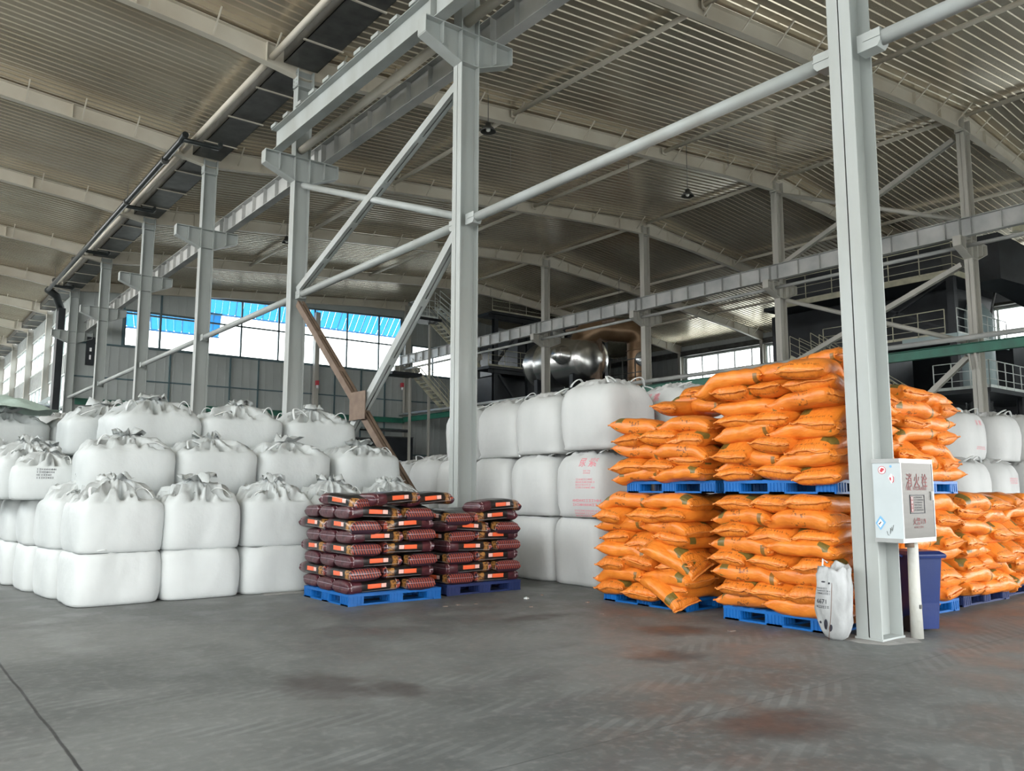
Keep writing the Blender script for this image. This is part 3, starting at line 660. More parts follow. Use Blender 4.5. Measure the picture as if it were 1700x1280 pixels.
def orange_stack(x0, y0, z0, n, name, grp, flip=0, pitch=.157, faces='XY', jit=1.0, xw=1.35, yw=1.5, skip=()):
    """layers of five: alternately 3 sacks along x + 2 along y"""
    for l in range(n):
        z = z0+l*pitch-.012; A = (l+flip) % 2 == 0
        spots = []
        if A:   # three ends on the -x face, two long sacks behind
            for i in range(3): spots.append((x0+.40, y0+yw*(i+.5)/3, pi if i != 1 else 0, 'end outward, '+('near', 'middle', 'far')[i]))
            for i in range(2): spots.append((x0+xw-.25, y0+yw*(i+.5)/2, pi/2 if i else -pi/2, 'lying behind, '+('near', 'far')[i]))
        else:
            for i in range(2): spots.append((x0+.25, y0+yw*(i+.5)/2, pi/2 if i else -pi/2, 'side outward, '+('near', 'far')[i]))
            for i in range(3): spots.append((x0+xw-.40, y0+yw*(i+.5)/3, 0, 'at the back, '+('near', 'middle', 'far')[i]))
        for j, (x, y, yaw, wh) in enumerate(spots):
            if l < n-1 and 'X' in faces and 'Y' in faces:
                if A and j == 4: continue
                if not A and j in (3, 4): continue
            if (l, j) in skip: continue
            top = 1.6 if l >= n-2 else 1
            o = put_orange(x+rs.uniform(-.05, .03)*jit, y+rs.uniform(-.035, .035)*jit, z+rs.uniform(-.012, .012), yaw+rs.uniform(-.11, .11)*jit*top,
                       f'orange sack {wh}, {ORD[l]} layer of the {name}', grp, (rs.uniform(-.07, .07)*jit, rs.uniform(-.05, .06)*jit), sc=(rs.uniform(.95, 1.03), rs.uniform(.95, 1.05), rs.uniform(.95, 1.08)))
# lower level pallets along the aisle
pallet(-.16, 2.38, 1.18, 3.84, 0, 'blue pallet on the floor under the far orange stack, beside the tall white bags')
pallet(-.20, .42, 1.15, 1.80, 0, 'blue pallet on the floor under the middle orange stack, beside the small white bag')
pallet(1.36, .42, 2.72, 1.80, 0, 'blue pallet on the floor right of the wheeled bin')
pallet(3.02, .50, 4.42, 1.90, 0, 'dark blue pallet at the right edge under the low orange stack', 'navy')
orange_stack(-.22, 2.33, .155, 8, 'lower stack beside tall white bags', 'orange sacks of the far lower stack')
orange_stack(-.24, .34, .155, 8, 'lower stack behind small white bag', 'orange sacks of the middle lower stack', flip=1)
orange_stack(1.30, .36, .155, 8, 'lower stack behind wheeled bin', 'orange sacks of the lower stack behind the bin')
orange_stack(2.95, .40, .155, 8, 'low stack right of the bin', 'orange sacks of the low right stack', flip=1, faces='Y')
orange_stack(4.65, .55, .155, 8, 'stack at the right edge', 'orange sacks of the stack at the right edge', faces='Y')
pallet(4.72, .62, 6.1, 2.0, 0, 'dark blue pallet cut by the right edge of the photo', 'navy')
# upper level
ZP = 1.455
pallet(-.05, 1.98, 1.25, 3.48, ZP, 'upper blue pallet between the two levels of the far orange stack')
pallet(-.15, .32, 1.20, 1.78, ZP, 'upper blue pallet between the two levels of the middle orange stack')
pallet(1.38, .34, 2.70, 1.78, ZP, 'upper blue pallet seen right of the nearest column')
orange_stack(-.16, 2.08, ZP+.155, 5, 'upper stack beside tall white bags', 'orange sacks of the far upper stack', flip=1)
orange_stack(-.20, .30, ZP+.155, 7, 'upper stack left of nearest column', 'orange sacks of the tall upper stack')
orange_stack(1.30, .30, ZP+.155, 7, 'upper stack right of nearest column', 'orange sacks of the right upper stack', flip=1, faces='Y')
for l in range(0, 3):   # loosely piled sacks that bridge the tops of the stacks
    for i in range(3):
        put_orange(.75+.35*l+rs.uniform(-.1, .1), 2.0+i*.52+.10*l, 2.52+l*.15, rs.uniform(-.5, .5)+(pi/2 if (i+l) % 2 else 0), f'orange sack heaped on the far upper stack, {("front", "middle", "back")[l]} row, {("near", "centre", "far")[i]}', 'orange sacks heaped on top', (rs.uniform(-.12, .12), rs.uniform(-.15, .1)))
tops = [(-.02, .62, 2.74, .25, (.0, -.16), 'slumped'), (.10, 1.15, 2.72, 1.25, (.12, .0), 'humped'), (-.02, 1.62, 2.70, 1.75, (0, .05), 'long'), (.45, .75, 2.86, 1.4, (-.05, .12), 'uppermost')]
for x, y, z, a, t, nm in tops: put_orange(x, y, z, a, f'{nm} orange sack crowning the tall stack left of the nearest column', 'orange sacks on the very top', t, v=7)
# drooping sacks low on the front of the far stack
put_orange(-.12, 2.74, .20, -pi/2-.12, 'orange sack slipping off the lower corner of the far pallet, nose pointing to the floor', 'slipped orange sacks', (.25, .42), v=3, sc=(.9, .8, .85))
put_orange(-.08, 2.62, .60, -1.35, 'orange sack twisted sideways in the far lower stack above the slipped one', 'slipped orange sacks', (.45, .35), v=1, sc=(.9, .8, .9))

# ------------------------------------------------------------------ black sacks
pallet(-3.27, 5.30, -1.86, 6.66, 0, 'bright blue pallet under the left black sack stack')
pallet(-1.68, 5.42, -.36, 6.70, 0, 'dark navy pallet under the right black sack stack', 'navy')
def black_stack(x0, y0, z0, n, name, grp, flip=0, pitch=.1605):
    l_, w_ = .80, .465
    for l in range(n):
        z = z0+l*pitch; wobx = rs.uniform(-.02, .02); top = l >= n-2
        if (l+flip) % 2 == 0:   # left: two-long block x0..x0+w (long in y) ; right: 3 sacks long in x
            L = [(x0+.02+l_/2, y0+w_*(i+.5)+.06, 0, 'lying crosswise', i) for i in range(3)]+[(x0+l_+.07+w_/2, y0+l_*(i+.5)+.02, -pi/2, 'striped end right', i) for i in range(2)]
        else:
            L = [(x0+w_/2+.02, y0+l_*(i+.5)+.02, -pi/2, 'striped end left', i) for i in range(2)]+[(x0+w_+.06+l_/2, y0+w_*(i+.5)+.06, pi, 'lying crosswise', i) for i in range(3)]
        for x, y, yaw, wh, i in L:
            if i == 2 and l < n-1 and x > x0+.8: continue
            if yaw == 0: yaw_ = 0
            o = put_black(x+wobx+rs.uniform(-.012, .012), y+rs.uniform(-.012, .012), z, yaw+rs.uniform(-.04, .04), f'black maroon sack {wh}, {("front", "middle", "rear")[i]}, {ORD[l]} layer of {name}', grp,
                          (rs.uniform(-.02, .02), rs.uniform(-.02, .02)+(.05 if top else 0)), v=(4 if top else None))
black_stack(-3.30, 5.24, .155, 7, 'left black stack', 'black sacks of the left stack')
black_stack(-1.72, 5.36, .155, 7, 'right black stack', 'black sacks of the right stack', flip=1, pitch=.1475)
put_black(-3.05, 5.75, 1.27, -1.35, 'black sack drooping off the left top corner of the left black stack', 'top black sacks', (.0, .10), v=4)
put_black(-2.60, 5.50, 1.30, .16, 'black sack with striped end lying raised on top of the left black stack', 'top black sacks', (0, -.06), v=2)
put_black(-1.98, 5.62, 1.29, .04, 'long black sack lying on top at the right of the left black stack', 'top black sacks', (0, -.08), v=4)
put_black(-.75, 5.62, 1.19, .03, 'long black sack on top of the right black stack', 'top black sacks', (0, -.05), v=4)

# ------------------------------------------------------------------ bulk bags
def bulk_mesh(W, D, H, crown, seed, folds=1.0, belly=.03, neck=.22, nt=84, squash=0, taper=0, rd=0):
    vs = []; fs = []
    prof = [(0, .90), (.02, .965), (.07, .995), (.2, 1.0+belly*.6), (.4, 1.0+belly), (.6, 1.0+belly), (.78, 1.0+belly*.6), (.90, 1.0-rd*.25), (.96, .975-rd*.6), (1.0, .94-rd)]
    P = [(z*H, r, 0) for z, r in prof]
    for i in range(1, 10): t = i/9; P.append((H+crown*(t**.8), (.94-rd)*(1-t)**.85+neck*t, t))
    P.append((H+crown*.93, neck*.3, 1)); n = nt
    for j, (z, r, t) in enumerate(P):
        ex = (5.5-11*rd)-(3.3-8*rd)*t if z > .05*H else 6
        for k in range(n):
            a = 2*pi*k/n; c, s = cos(a), sin(a); q = (abs(c)**ex+abs(s)**ex)**(-1/ex)
            nb = noise.noise(Vector((c*2+seed, s*2, z*15)))*.022*sm01(z/H, .5, .9)+noise.noise(Vector((c*1.6+seed, s*1.6, z*1.9)))*.045+noise.noise(Vector((c*4+seed, s*4, z*6)))*.020+abs(noise.noise(Vector((c*7+seed, s*7, z*2.5))))*-.022*(z/H)
            fold = 0
            if t > 0:
                ridg = 1-2*abs((noise.noise(Vector((c*4.2+seed*2, s*4.2, t*1.2+seed)))))*1.6
                fold = (ridg-.55)*.46*folds*sin(pi*min(1, t*1.15))*(1 if t < 1 else .2)
            rr = (r*q+nb+fold*.35)*(1-taper*z/H)
            zz = z+(fold*.28 if t > 0 else noise.noise(Vector((c*2+seed, s*2, 9)))*.02*(z/H)) + (0 if t == 0 else noise.noise(Vector((c*6, s*6+seed, t*4)))*.05*folds)
            vs.append((W/2*rr*c, D/2*rr*s, max(0, zz)))
    for j in range(len(P)-1):
        for k in range(n): a = j*n+k; b = j*n+(k+1) % n; fs.append((a, b, b+n, a+n))
    mb = MB(); mb.add(vs, fs, True); m = len(P)-1
    mb.f += [tuple(range(n-1, -1, -1)), tuple(m*n+k for k in range(n))]; mb.m += [0, 0]; mb.sm += [False, True]; return mb
def loop_mesh(p, q, h, lean, w=.045):
    """webbing loop standing up from p to q"""
    p = Vector(p); q = Vector(q); mb = MB(); n = 14; d = (q-p).normalized(); side = d.cross(Vector((0, 0, 1))).normalized(); pts = []
    for i in range(n+1):
        t = i/n; c = p.lerp(q, t)+Vector((0, 0, h*sin(pi*t)**.75))+side*lean*sin(pi*t); pts.append(c)
    vs = []
    for i, c in enumerate(pts):
        tg = (pts[min(i+1, n)]-pts[max(i-1, 0)]).normalized(); nn = tg.cross(side).normalized()
        vs += [c+side*w/2+nn*.006, c-side*w/2+nn*.006, c-side*w/2-nn*.006, c+side*w/2-nn*.006]
    fs = []
    for i in range(n):
        for k in range(4): a = 4*i+k; b = 4*i+(k+1) % 4; fs.append((a, b, b+4, a+4))
    mb.add(vs, fs+[(3, 2, 1, 0), (4*n, 4*n+1, 4*n+2, 4*n+3)], True); return mb
def tie_mesh(z, seed, r=.13):
    """gathered filling spout: a small ruffled knot"""
    rnd = random.Random(seed); mb = MB(); n = 28; vs = []; R = [(-.06, .9), (-.01, .55), (.03, .6), (.07, .9), (.09, 1.25), (.07, 1.5)]
    for j9, (h, k) in enumerate(R):
        for i in range(n):
            a = 2*pi*i/n; q = r*k*(1+.22*sin(5*a+seed)*(h > .02)+1.1*noise.noise(Vector((cos(a)*1.7, sin(a)*1.7, seed+h*5))))
            vs.append((q*cos(a), q*sin(a), z+h+.13*(j9 > 2)*noise.noise(Vector((cos(a)*2.6+seed, sin(a)*2.6, j9)))))
    fs = [(j*n+i, j*n+(i+1) % n, (j+1)*n+(i+1) % n, (j+1)*n+i) for j in range(len(R)-1) for i in range(n)]
    mb.add(vs, fs, True); return mb
BV = {}
def bagvar(kind, W, D, H, crown, seeds, folds, lh, m='bag', **kw):
    L = []
    for sd_ in seeds:
        rnd = random.Random(sd_); body = me_from(bulk_mesh(W, D, H, crown, sd_, folds, **kw), 'bulk_bag', M[m]); loops = []
        a, b = W*.36, D*.36; zl = H+crown*.18
        for (sx_, sy_) in ((-1, -1), (1, -1), (1, 1), (-1, 1)):
            e = Vector((-sx_*rnd.uniform(.16, .30), -sy_*rnd.uniform(.0, .12), crown*.25))
            p = Vector((sx_*a, sy_*b, zl)); loops.append(me_from(loop_mesh(p, p+e, lh*rnd.uniform(.12, .8), rnd.uniform(-.2, .2)), 'lifting_loop', M['strap']))
        L.append((body, loops, me_from(tie_mesh(H+crown*.9, sd_), 'tied_spout', M[m])))
    BV[kind] = L
bagvar('squat', 1.09, 1.06, .655, .30, (1, 2, 3, 4), 1.0, .16)
bagvar('low', 1.09, 1.06, .665, .05, (5, 6, 7, 8), .4, .05)
bagvar('wide', 1.30, 1.20, .70, .22, (11, 12, 13, 14), .9, .18, belly=.02)
bagvar('top', 1.42, 1.25, .62, .28, (21, 22, 23, 24), .9, .26, belly=.01)
bagvar('lowwide', 1.28, 1.16, .68, .03, (15, 16, 17), .3, .04, belly=.02)
bagvar('tall', 1.14, 1.12, .98, .13, (31, 32, 33, 34), .55, .14, m='bag2', belly=.07, rd=.12)
bagvar('tallbase', 1.15, 1.15, 1.04, .04, (35, 36), .3, .03, m='bag2', belly=.03, rd=.04)
def bag(kind, v, x, y, z, label, grp, rz=0, sc=(1, 1, 1), nloops=4, name='bulk_bag'):
    body, loops, tie = BV[kind][v % len(BV[kind])]
    o = link(name, body, None, label, 'bulk bag', grp); o.location = (x, y, z); o.rotation_euler = (0, 0, rz); o.scale = sc
    for l in loops[:nloops]: link('lifting_loop', l, o)
    if kind in ('squat', 'wide', 'top'): link('tied_spout', tie, o)
    return o
G1 = 'squat bulk bags of the left pile'
col = ['left', 'second', 'third', 'fourth', 'fifth']
for j in range(4):
    for i in range(5):
        if j > 0 and 1 <= i <= 3 and False: continue
        x = -5.58+i*1.10-(.12*j if i == 0 else 0); y = 7.74+j*1.11
        if i >= 3: y += .25
        rz = rs.uniform(-.05, .05)+(.04 if i == 0 else 0)
        pos = f'{col[i]} in the {("front", "second", "third", "fourth")[j]} row'
        if i > 2 and j > 2: continue
        bag('low', i+j, x, y, 0, f'white floor bulk bag, {pos} of left pile', G1, rz)
        if i == 4 and j == 0: pass
        bag('squat' if (j == 0 or i == 0) else 'low', i+2*j, x+rs.uniform(-.02, .02), y+.02, .665, f'white second level bulk bag, {pos} of left pile', G1, rz+rs.uniform(-.04, .04))
G2 = 'bulk bags on the third level of the left pile'
for i, x in enumerate((-5.20, -3.92, -2.62, -1.22)):
    bag('wide', i, x, 8.98+(.05*i), 1.37, f'white third level bulk bag, {ORD[i]} from the left', G2, rs.uniform(-.05, .05), sc=(1, 1, 1.0))
bag('lowwide', 1, -4.6, 10.3, 1.36, 'white third level bulk bag under the left top bag', G2); bag('lowwide', 2, -3.25, 10.3, 1.36, 'white third level bulk bag under the middle top bag', G2); bag('lowwide', 0, -1.9, 10.3, 1.36, 'white third level bulk bag under the right top bag', G2)
G3 = 'bulk bags on top of the left pile'
for i, (x, nm) in enumerate(((-4.58, 'left one of the top three, broad and smooth'), (-3.14, 'middle one of the top three, with a standing loop'), (-1.72, 'right one of the top three, with ragged flaps'))):
    bag('top', i, x, 10.05, 2.06, f'white summit bulk bag, {nm}', G3, rs.uniform(-.04, .04))
bag('top', 3, -4.98, 11.36, 2.05, 'white bulk bag peeping out behind the left top bag', G3, sc=(1, 1, 1.0)); bag('lowwide', 0, -4.35, 11.55, 1.34, 'white bulk bag below the one behind the left top bag', G2)
TB = {}
for i, (x, y, z, k, v, nm) in enumerate(((-6.6, 11.9, 1.33, 'squat', 0, 'beneath the covered one at the left edge'), (-5.60, 11.7, 1.33, 'squat', 1, 'with a slumped printed top, third level far left'), (-6.35, 12.9, 1.98, 'wide', 2, 'under a thin greenish sheet at the left edge'),
                            (-5.05, 13.1, 1.98, 'wide', 3, 'greyish, right of the sheet-covered one'), (-6.25, 10.68, 1.33, 'squat', 2, 'with small black lettering at the left edge'), (-6.12, 9.72, 1.33, 'squat', 3, 'crumpled, at the left end of the third level'))):
    TB['l', i] = bag(k, v, x, y, z, f'white bulk bag {nm}', 'bulk bags at the left edge', rs.uniform(-.2, .2), sc=(.82, .85, .75) if i == 5 else (1, 1, .95))
for j in range(4, 6):
    for i in range(2):
        for lv in (0, .665): bag('low', i+j, -6.1-.0*j+i*1.1, 7.74+j*1.11, lv, f'{("lower", "upper")[lv > 0]} white bulk bag, {("left", "right")[i]} in {("fifth", "sixth")[j-4]} row at the left edge', 'rear bulk bags at the left edge')
# greenish sheet over the far left bag
mb = MB(); n = 22; vs = []
for i in range(n+1):
    for j in range(n+1):
        u, v = i/n*2-1, j/n*2-1; r = sqrt(u*u+v*v); h = .26*max(0, 1-r*r*.9)+.06*noise.noise(Vector((u*3, v*3, 2)))
        vs.append((u*.78, v*.72, h-.03))
mb.add(vs, [(i*(n+1)+j, (i+1)*(n+1)+j, (i+1)*(n+1)+j+1, i*(n+1)+j+1) for i in range(n) for j in range(n)], True)
o = mb.build('cover_sheet', M['greenbag'], None, label='thin greenish plastic sheet draped on the far left bulk bag', cat='sheet'); o.location = (-6.35, 12.9, 2.92)

# tall bags right of the second column: three levels facing the aisle
GT = 'tall bulk bags between the black and the orange stacks'
yy = [5.32, 6.50, 7.66, 8.82]
nmT = ['nearest the orange sacks', 'second from the orange sacks', 'third from the orange sacks', 'fourth from the orange sacks']
for i, y in enumerate(yy):
    bag('tallbase', i, 1.20, y, 0, f'tall white bulk bag on the floor, {nmT[i]}', GT)
    TB[i, 1] = bag('tall', i, 1.17, y-.1+.04*i, 1.06, f'tall white bulk bag on the second level, {nmT[i]}', GT, rs.uniform(-.04, .04))
    TB[i, 2] = bag('tall', i+2, 1.20+.03*i, y-(.22 if i == 0 else .15), 2.12-.03*i, f'tall white bulk bag on the third level, {nmT[i]}', GT, rs.uniform(-.05, .05), sc=(1.02, 1.06, 1.04 if i < 1 else .98))
bag('tallbase', 0, 2.6, 4.75, 0, 'white bulk bag on the floor behind the far orange stack', GT); bag('tallbase', 1, 2.6, 4.75, 1.06, 'white bulk bag on the second level behind the far orange stack', GT)
TB['r'] = bag('tall', 1, 2.6, 4.75, 2.12, 'white bulk bag with red characters peeping over the orange stacks', GT, sc=(1.05, 1.05, 1.05), rz=-.12)
TB['m'] = bag('tall', 2, 2.45, 5.98, 2.1, 'white bulk bag rising behind the nearest tall bag', GT); bag('tallbase', 0, 2.45, 5.98, 0, 'white bulk bag on the floor in the second file of tall bags', GT); bag('tallbase', 1, 2.45, 5.98, 1.06, 'white bulk bag on the middle level in the second file of tall bags', GT)
# bags behind, between the pile and the tall column
k = 0
for (x, y, lv, sc_) in ((1.55, 10.6, 0, 1), (1.60, 10.6, 1.06, 1.05), (2.9, 10.8, 0, 1), (2.9, 10.8, 1.06, 1.05), (1.9, 12.2, 0, 1), (1.95, 12.2, 1.06, 1), (3.4, 13.4, 0, 1), (3.4, 13.4, 1.06, 1), (2.1, 14.2, 0, 1), (2.1, 14.2, 1.06, 1.1), (4.9, 14.0, 0, 1), (4.9, 14.0, 1.06, 1.1)):
    nm = ('just left of the tall column', 'one step further back', 'seen past the rusty brace', 'deep behind the rusty brace', 'furthest behind the left pile', 'at the back, half hidden by the tall column')[k//2]
    bag('tall' if lv else 'tallbase', k, x, y, lv, f'greyish bulk bag {("on the floor", "on the upper level")[lv > 0]}, {nm}', 'bulk bags in the gap behind', sc=(1, 1, sc_)); k += 1
for i in range(7):
    for lv in (0, 1.06, 2.16): 
        if lv > 1.5 and i % 2: continue
        bag('tall' if lv else 'tallbase', i, -7.2+i*1.25, 17.5+(i % 2)*.4, lv, f'distant bulk bag beyond left pile, {ORD[i]} from left, {("floor level", "second level", "third level")[int(lv > .5)+int(lv > 1.5)]}', 'distant bulk bags')
# right background bags
for i, (x, y, lv, nm) in enumerate(((9.75, 3.35, 0, 'left one on the floor'), (11.1, 3.35, 0, 'middle one on the floor'), (12.45, 3.2, 0, 'right one on the floor'), (9.55, 3.45, 1.06, 'left one on the second level'), (10.75, 3.35, 1.06, 'middle one on second level, faintly printed'),
                                     (12.3, 3.2, 1.06, 'right one on the second level'), (10.25, 3.75, 2.12, 'left one of the top level'), (11.5, 3.55, 2.12, 'right one of the top level'), (12.8, 3.4, 2.12, 'one at the picture edge on the top level'))):
    TB['b', i] = bag('tall' if lv else 'tallbase', i, x, y, lv, f'white bulk bag behind right orange stack, {nm}', 'bulk bags in the right background', rs.uniform(-.1, .1))

# ------------------------------------------------------------------ printed text laid on surfaces
def text_mesh(s, size, sx_=1.0, align='CENTER'):
    c = bpy.data.curves.new('t', 'FONT'); c.body = s; c.size = size; c.align_x = align; c.resolution_u = 2; c.offset = .004*size
    o = bpy.data.objects.new('t', c); COL.objects.link(o); bpy.context.view_layer.update()
    me = bpy.data.meshes.new_from_object(o.evaluated_get(bpy.context.evaluated_depsgraph_get())); bpy.data.objects.remove(o); bpy.data.curves.remove(c)
    vs = [Vector((v.co.x*sx_, v.co.y, 0)) for v in me.vertices]; fs = [tuple(p.vertices) for p in me.polygons]; bpy.data.meshes.remove(me); return vs, fs
def dashes(rows, w, h, seed=1, cell=.02):
    """rows of small characters too fine to read"""
    r = random.Random(seed); vs = []; fs = []; rh = h/rows
    for j in range(rows):
        x = -w/2; wl = w*r.uniform(.7, 1)
        while x < -w/2+wl:
            c = cell*r.uniform(.6, .9); y = h/2-j*rh
            for (a, b, cc, d) in ((x, y, x+c, y-rh*.12), (x+c*.4, y, x+c*.6, y-rh*.6), (x, y-rh*.5, x+c, y-rh*.6)) if r.random() < .6 else ((x, y, x+c*.2, y-rh*.6), (x+c*.7, y, x+c, y-rh*.6), (x, y-rh*.25, x+c, y-rh*.36)):
                n = len(vs); vs += [Vector((a, d, 0)), Vector((cc, d, 0)), Vector((cc, b, 0)), Vector((a, b, 0))]; fs.append((n, n+1, n+2, n+3))
            x += cell
    return vs, fs
def stamp(vf, obj, org, right, upv, m, parent=None, name='printed_text', off=.004, label=None):
    """project a flat pattern onto obj along the view normal; org/right/up in obj local space"""
    vs, fs = vf; R = Vector(right).normalized(); U = Vector(upv).normalized(); N = R.cross(U); me = obj.data
    bv = BVHTree.FromPolygons([v.co for v in me.vertices], [tuple(p.vertices) for p in me.polygons]); out = []
    for v in vs:
        p = Vector(org)+R*v.x+U*v.y; h = bv.ray_cast(p+N*1.0, -N)
        out.append(h[0]+N*off if h[0] else p)
    mb = MB(); mb.add(out, fs); return mb.build(name, M[m], parent or obj, label=label)
def bagprint(o, x0, y0, z0, s=1.0, m='pinkred'):
    # characters on the -x face of the bag
    R, U = (0, -1, 0), (0, 0, 1)
    stamp(text_mesh('尿 素', .15*s), o, (x0, y0, z0), R, U, m)
    stamp(dashes(2, .16*s, .07*s, 3, .03), o, (x0, y0-.02, z0-.10*s), R, U, m)
    stamp(dashes(4, .42*s, .17*s, 4, .035), o, (x0, y0+.0, z0-.28*s), R, U, m)
    stamp(dashes(2, .62*s, .13*s, 5, .05), o, (x0, y0-.02, z0-.58*s), R, U, m)
    stamp(dashes(3, .55*s, .12*s, 6, .035), o, (x0, y0+.0, z0-.74*s), R, U, m)
bagprint(TB[0, 1], -.55, -.27, .80)
bagprint(TB['r'], -.55, .05, .80)
stamp(text_mesh('尿 素', .12), TB['b', 6], (0, -.55, .75), (1, 0, 0), (0, 0, 1), 'pinkred')
stamp(dashes(3, .6, .14, 9, .045), TB['b', 4], (0, -.55, .62), (1, 0, 0), (0, 0, 1), 'pinkred'); stamp(dashes(2, .5, .08, 10, .04), TB['b', 6], (0, -.55, .25), (1, 0, 0), (0, 0, 1), 'pinkred')

stamp(dashes(4, .26, .16, 21, .028), TB['l', 4], (.1, -.5, .42), (1, 0, 0), (0, 0, 1), 'black')
stamp(dashes(4, .30, .22, 22, .035), TB['l', 5], (0, -.5, .50), (1, 0, 0), (0, 0, 1), 'black')
# ------------------------------------------------------------------ small white bag by the column
def small_bag():
    vs = []; n = 48; H = .74; P = [(0, .30), (.03, .62), (.09, .82), (.18, .95), (.30, 1.0), (.42, .99), (.54, .95), (.64, .92), (.70, .90), (.735, .86), (.72, .80), (.66, .70)]
    for j, (z, r) in enumerate(P):
        for k in range(n):
            a = 2*pi*k/n; c, s = cos(a), sin(a); ex = 2.4+1.2*(z/H); q = (abs(c)**ex+abs(s)**ex)**(-1/ex)
            nb = noise.noise(Vector((c*2, s*2, z*5)))*.16+noise.noise(Vector((c*4, s*4, z*9+3)))*.20*(z/H)-.10*abs(noise.noise(Vector((c*3+5, s*3, z*14))))
            rr = r*q+nb; vs.append((.125*rr*c, .175*rr*s, max(0, z+(noise.noise(Vector((c*1.7, s*1.7, 4)))*.09 if j > 7 else 0))))
    fs = [(j*n+k, j*n+(k+1) % n, (j+1)*n+(k+1) % n, (j+1)*n+k) for j in range(len(P)-1) for k in range(n)]
    mb = MB(); mb.add(vs, fs, True); mb.f += [tuple(range(n-1, -1, -1)), tuple((len(P)-1)*n+k for k in range(n))]; mb.m += [0, 0]; mb.sm += [False, True]
    o = mb.build('small_sack', M['soiled'], None, label='small white printed sack standing against the nearest column', cat='sack'); o.location = (-.42, .24, 0); o.rotation_euler = (0, 0, .08)
    R, U = (0, -1, 0), (0, 0, 1); X = -.12
    def blob(cx, cy, rx, ry, a=0, n=16):
        return [Vector((cx+rx*cos(t)*cos(a)-ry*sin(t)*sin(a), cy+rx*cos(t)*sin(a)+ry*sin(t)*cos(a), 0)) for t in [2*pi*i/n for i in range(n)]], [tuple(range(n))]
    stamp(text_mesh('6671', .062), o, (X, .07, .36), R, U, 'black', o); stamp(dashes(1, .16, .035, 7, .02), o, (X, .055, .32), R, U, 'black', o)
    stamp(blob(0, 0, .022, .055, -.2), o, (X, .045, .155), R, U, 'black', o, 'printed_emblem'); stamp(blob(0, 0, .016, .036, -.25), o, (X, -.005, .125), R, U, 'black', o, 'printed_emblem'); stamp(blob(0, 0, .012, .014), o, (X, .105, .17), R, U, 'black', o, 'printed_emblem')
    stamp(blob(0, 0, .022, .008), o, (X, .05, .575), R, U, 'black', o, 'printed_emblem'); stamp(blob(0, 0, .012, .010, .7), o, (X, -.015, .565), R, U, 'black', o, 'printed_emblem')
    stamp(dashes(3, .18, .075, 8, .016), o, (X, .06, .48), R, U, 'black', o)
    t = MB(); t.tube([(-.11, .02, .0), (-.135, -.03, .3), (-.115, -.04, .55), (-.08, -.02, .76)], .0025, 6); t.build('side_seam', M['brownp'], o)
    l = MB(); l.tube([(-.06, .08, .70), (-.06, .07, .80), (-.05, .03, .76)], .010, 8); l.build('knotted_ear', M['strap'], o)
small_bag()

# ------------------------------------------------------------------ hydrant cabinet on the nearest column
root = thing('hydrant_cabinet', (-.25, -.145, .995), 'metal fire hydrant cabinet with red characters mounted on the nearest column', 'hydrant cabinet')
W_, D_, H_ = .66, .27, .80
mb = MB(); mb.box((0, -D_, .0), (W_, 0, H_)); mb.build('cabinet_body', M['white'], root)
for z in (-.012, H_-.03): mb = MB(); mb.box((-.008, -D_-.012, z), (W_+.008, .004, z+.042)); mb.build('cabinet_rim', M['sealer'], root)
door = MB(); door.box((.012, -D_-.014, .03), (W_-.012, -D_, H_-.03)); dr = door.build('door', M['stainless'], root)
for a, b in (((.0, -D_-.018, .03), (.014, -D_+.0, H_-.03)), ((W_-.014, -D_-.018, .03), (W_, -D_, H_-.03))): fr = MB(); fr.box(a, b); fr.build('door_edge', M['white'], root)
hd = MB(); hd.box((W_-.055, -D_-.032, .40), (W_-.028, -D_-.012, .49)); hd.build('handle', M['strap'], dr)
def decal(vf, org, right, upv, m, parent, name='printed_text', sx_=1, sz=1):
    R = Vector(right); U = Vector(upv); mb = MB(); mb.add([Vector(org)+R*v.x*sx_+U*v.y*sz for v in vf[0]], vf[1]); return mb.build(name, M[m], parent)
YD = -D_-.0165; RX, UZ = (1, 0, 0), (0, 0, 1)
decal(text_mesh('消 火 栓', .125), (.32, YD, .545), RX, UZ, 'redtxt', dr, sx_=.98, sz=1.15)
decal(text_mesh('FIRE  HYDRANT', .052), (.305, YD, .50), RX, UZ, 'redtxt', dr, sx_=1.15, sz=1.1)
def rectf(x0, y0, x1, y1): return [Vector((x0, y0, 0)), Vector((x1, y0, 0)), Vector((x1, y1, 0)), Vector((x0, y1, 0))], [(0, 1, 2, 3)]
mb = MB()
for (x0, z0, x1, z1) in ((.155, .27, .455, .277), (.155, .448, .455, .455), (.155, .27, .162, .455), (.448, .27, .455, .455)): mb.box((x0, YD-.001, z0), (x1, YD+.003, z1))
mb.build('notice_border', M['black'], dr)
decal(rectf(.17, .285, .222, .438), (0, YD, 0), RX, UZ, 'redtxt', dr, 'notice_title')
for i, ch in enumerate('使用方法'): decal(text_mesh(ch, .034), (.196, YD-.001, .407-i*.038), RX, UZ, 'sealer', dr)
decal(dashes(6, .19, .15, 11, .018), (.34, YD, .362), RX, UZ, 'black', dr)
decal(text_mesh('火警119', .075), (.33, YD, .165), RX, UZ, 'redtxt', dr); decal(dashes(1, .22, .03, 12, .016), (.33, YD, .13), RX, UZ, 'redtxt', dr)
def disc(r, n=24): return [Vector((r*cos(2*pi*i/n), r*sin(2*pi*i/n), 0)) for i in range(n)], [tuple(range(n))]
def ring(r, r_, n=24): return [Vector((q*cos(2*pi*i/n), q*sin(2*pi*i/n), 0)) for q in (r, r_) for i in range(n)], [(i, (i+1) % n, n+(i+1) % n, n+i) for i in range(n)]
XS = -.003; RY = (0, -1, 0)   # stickers on the white side
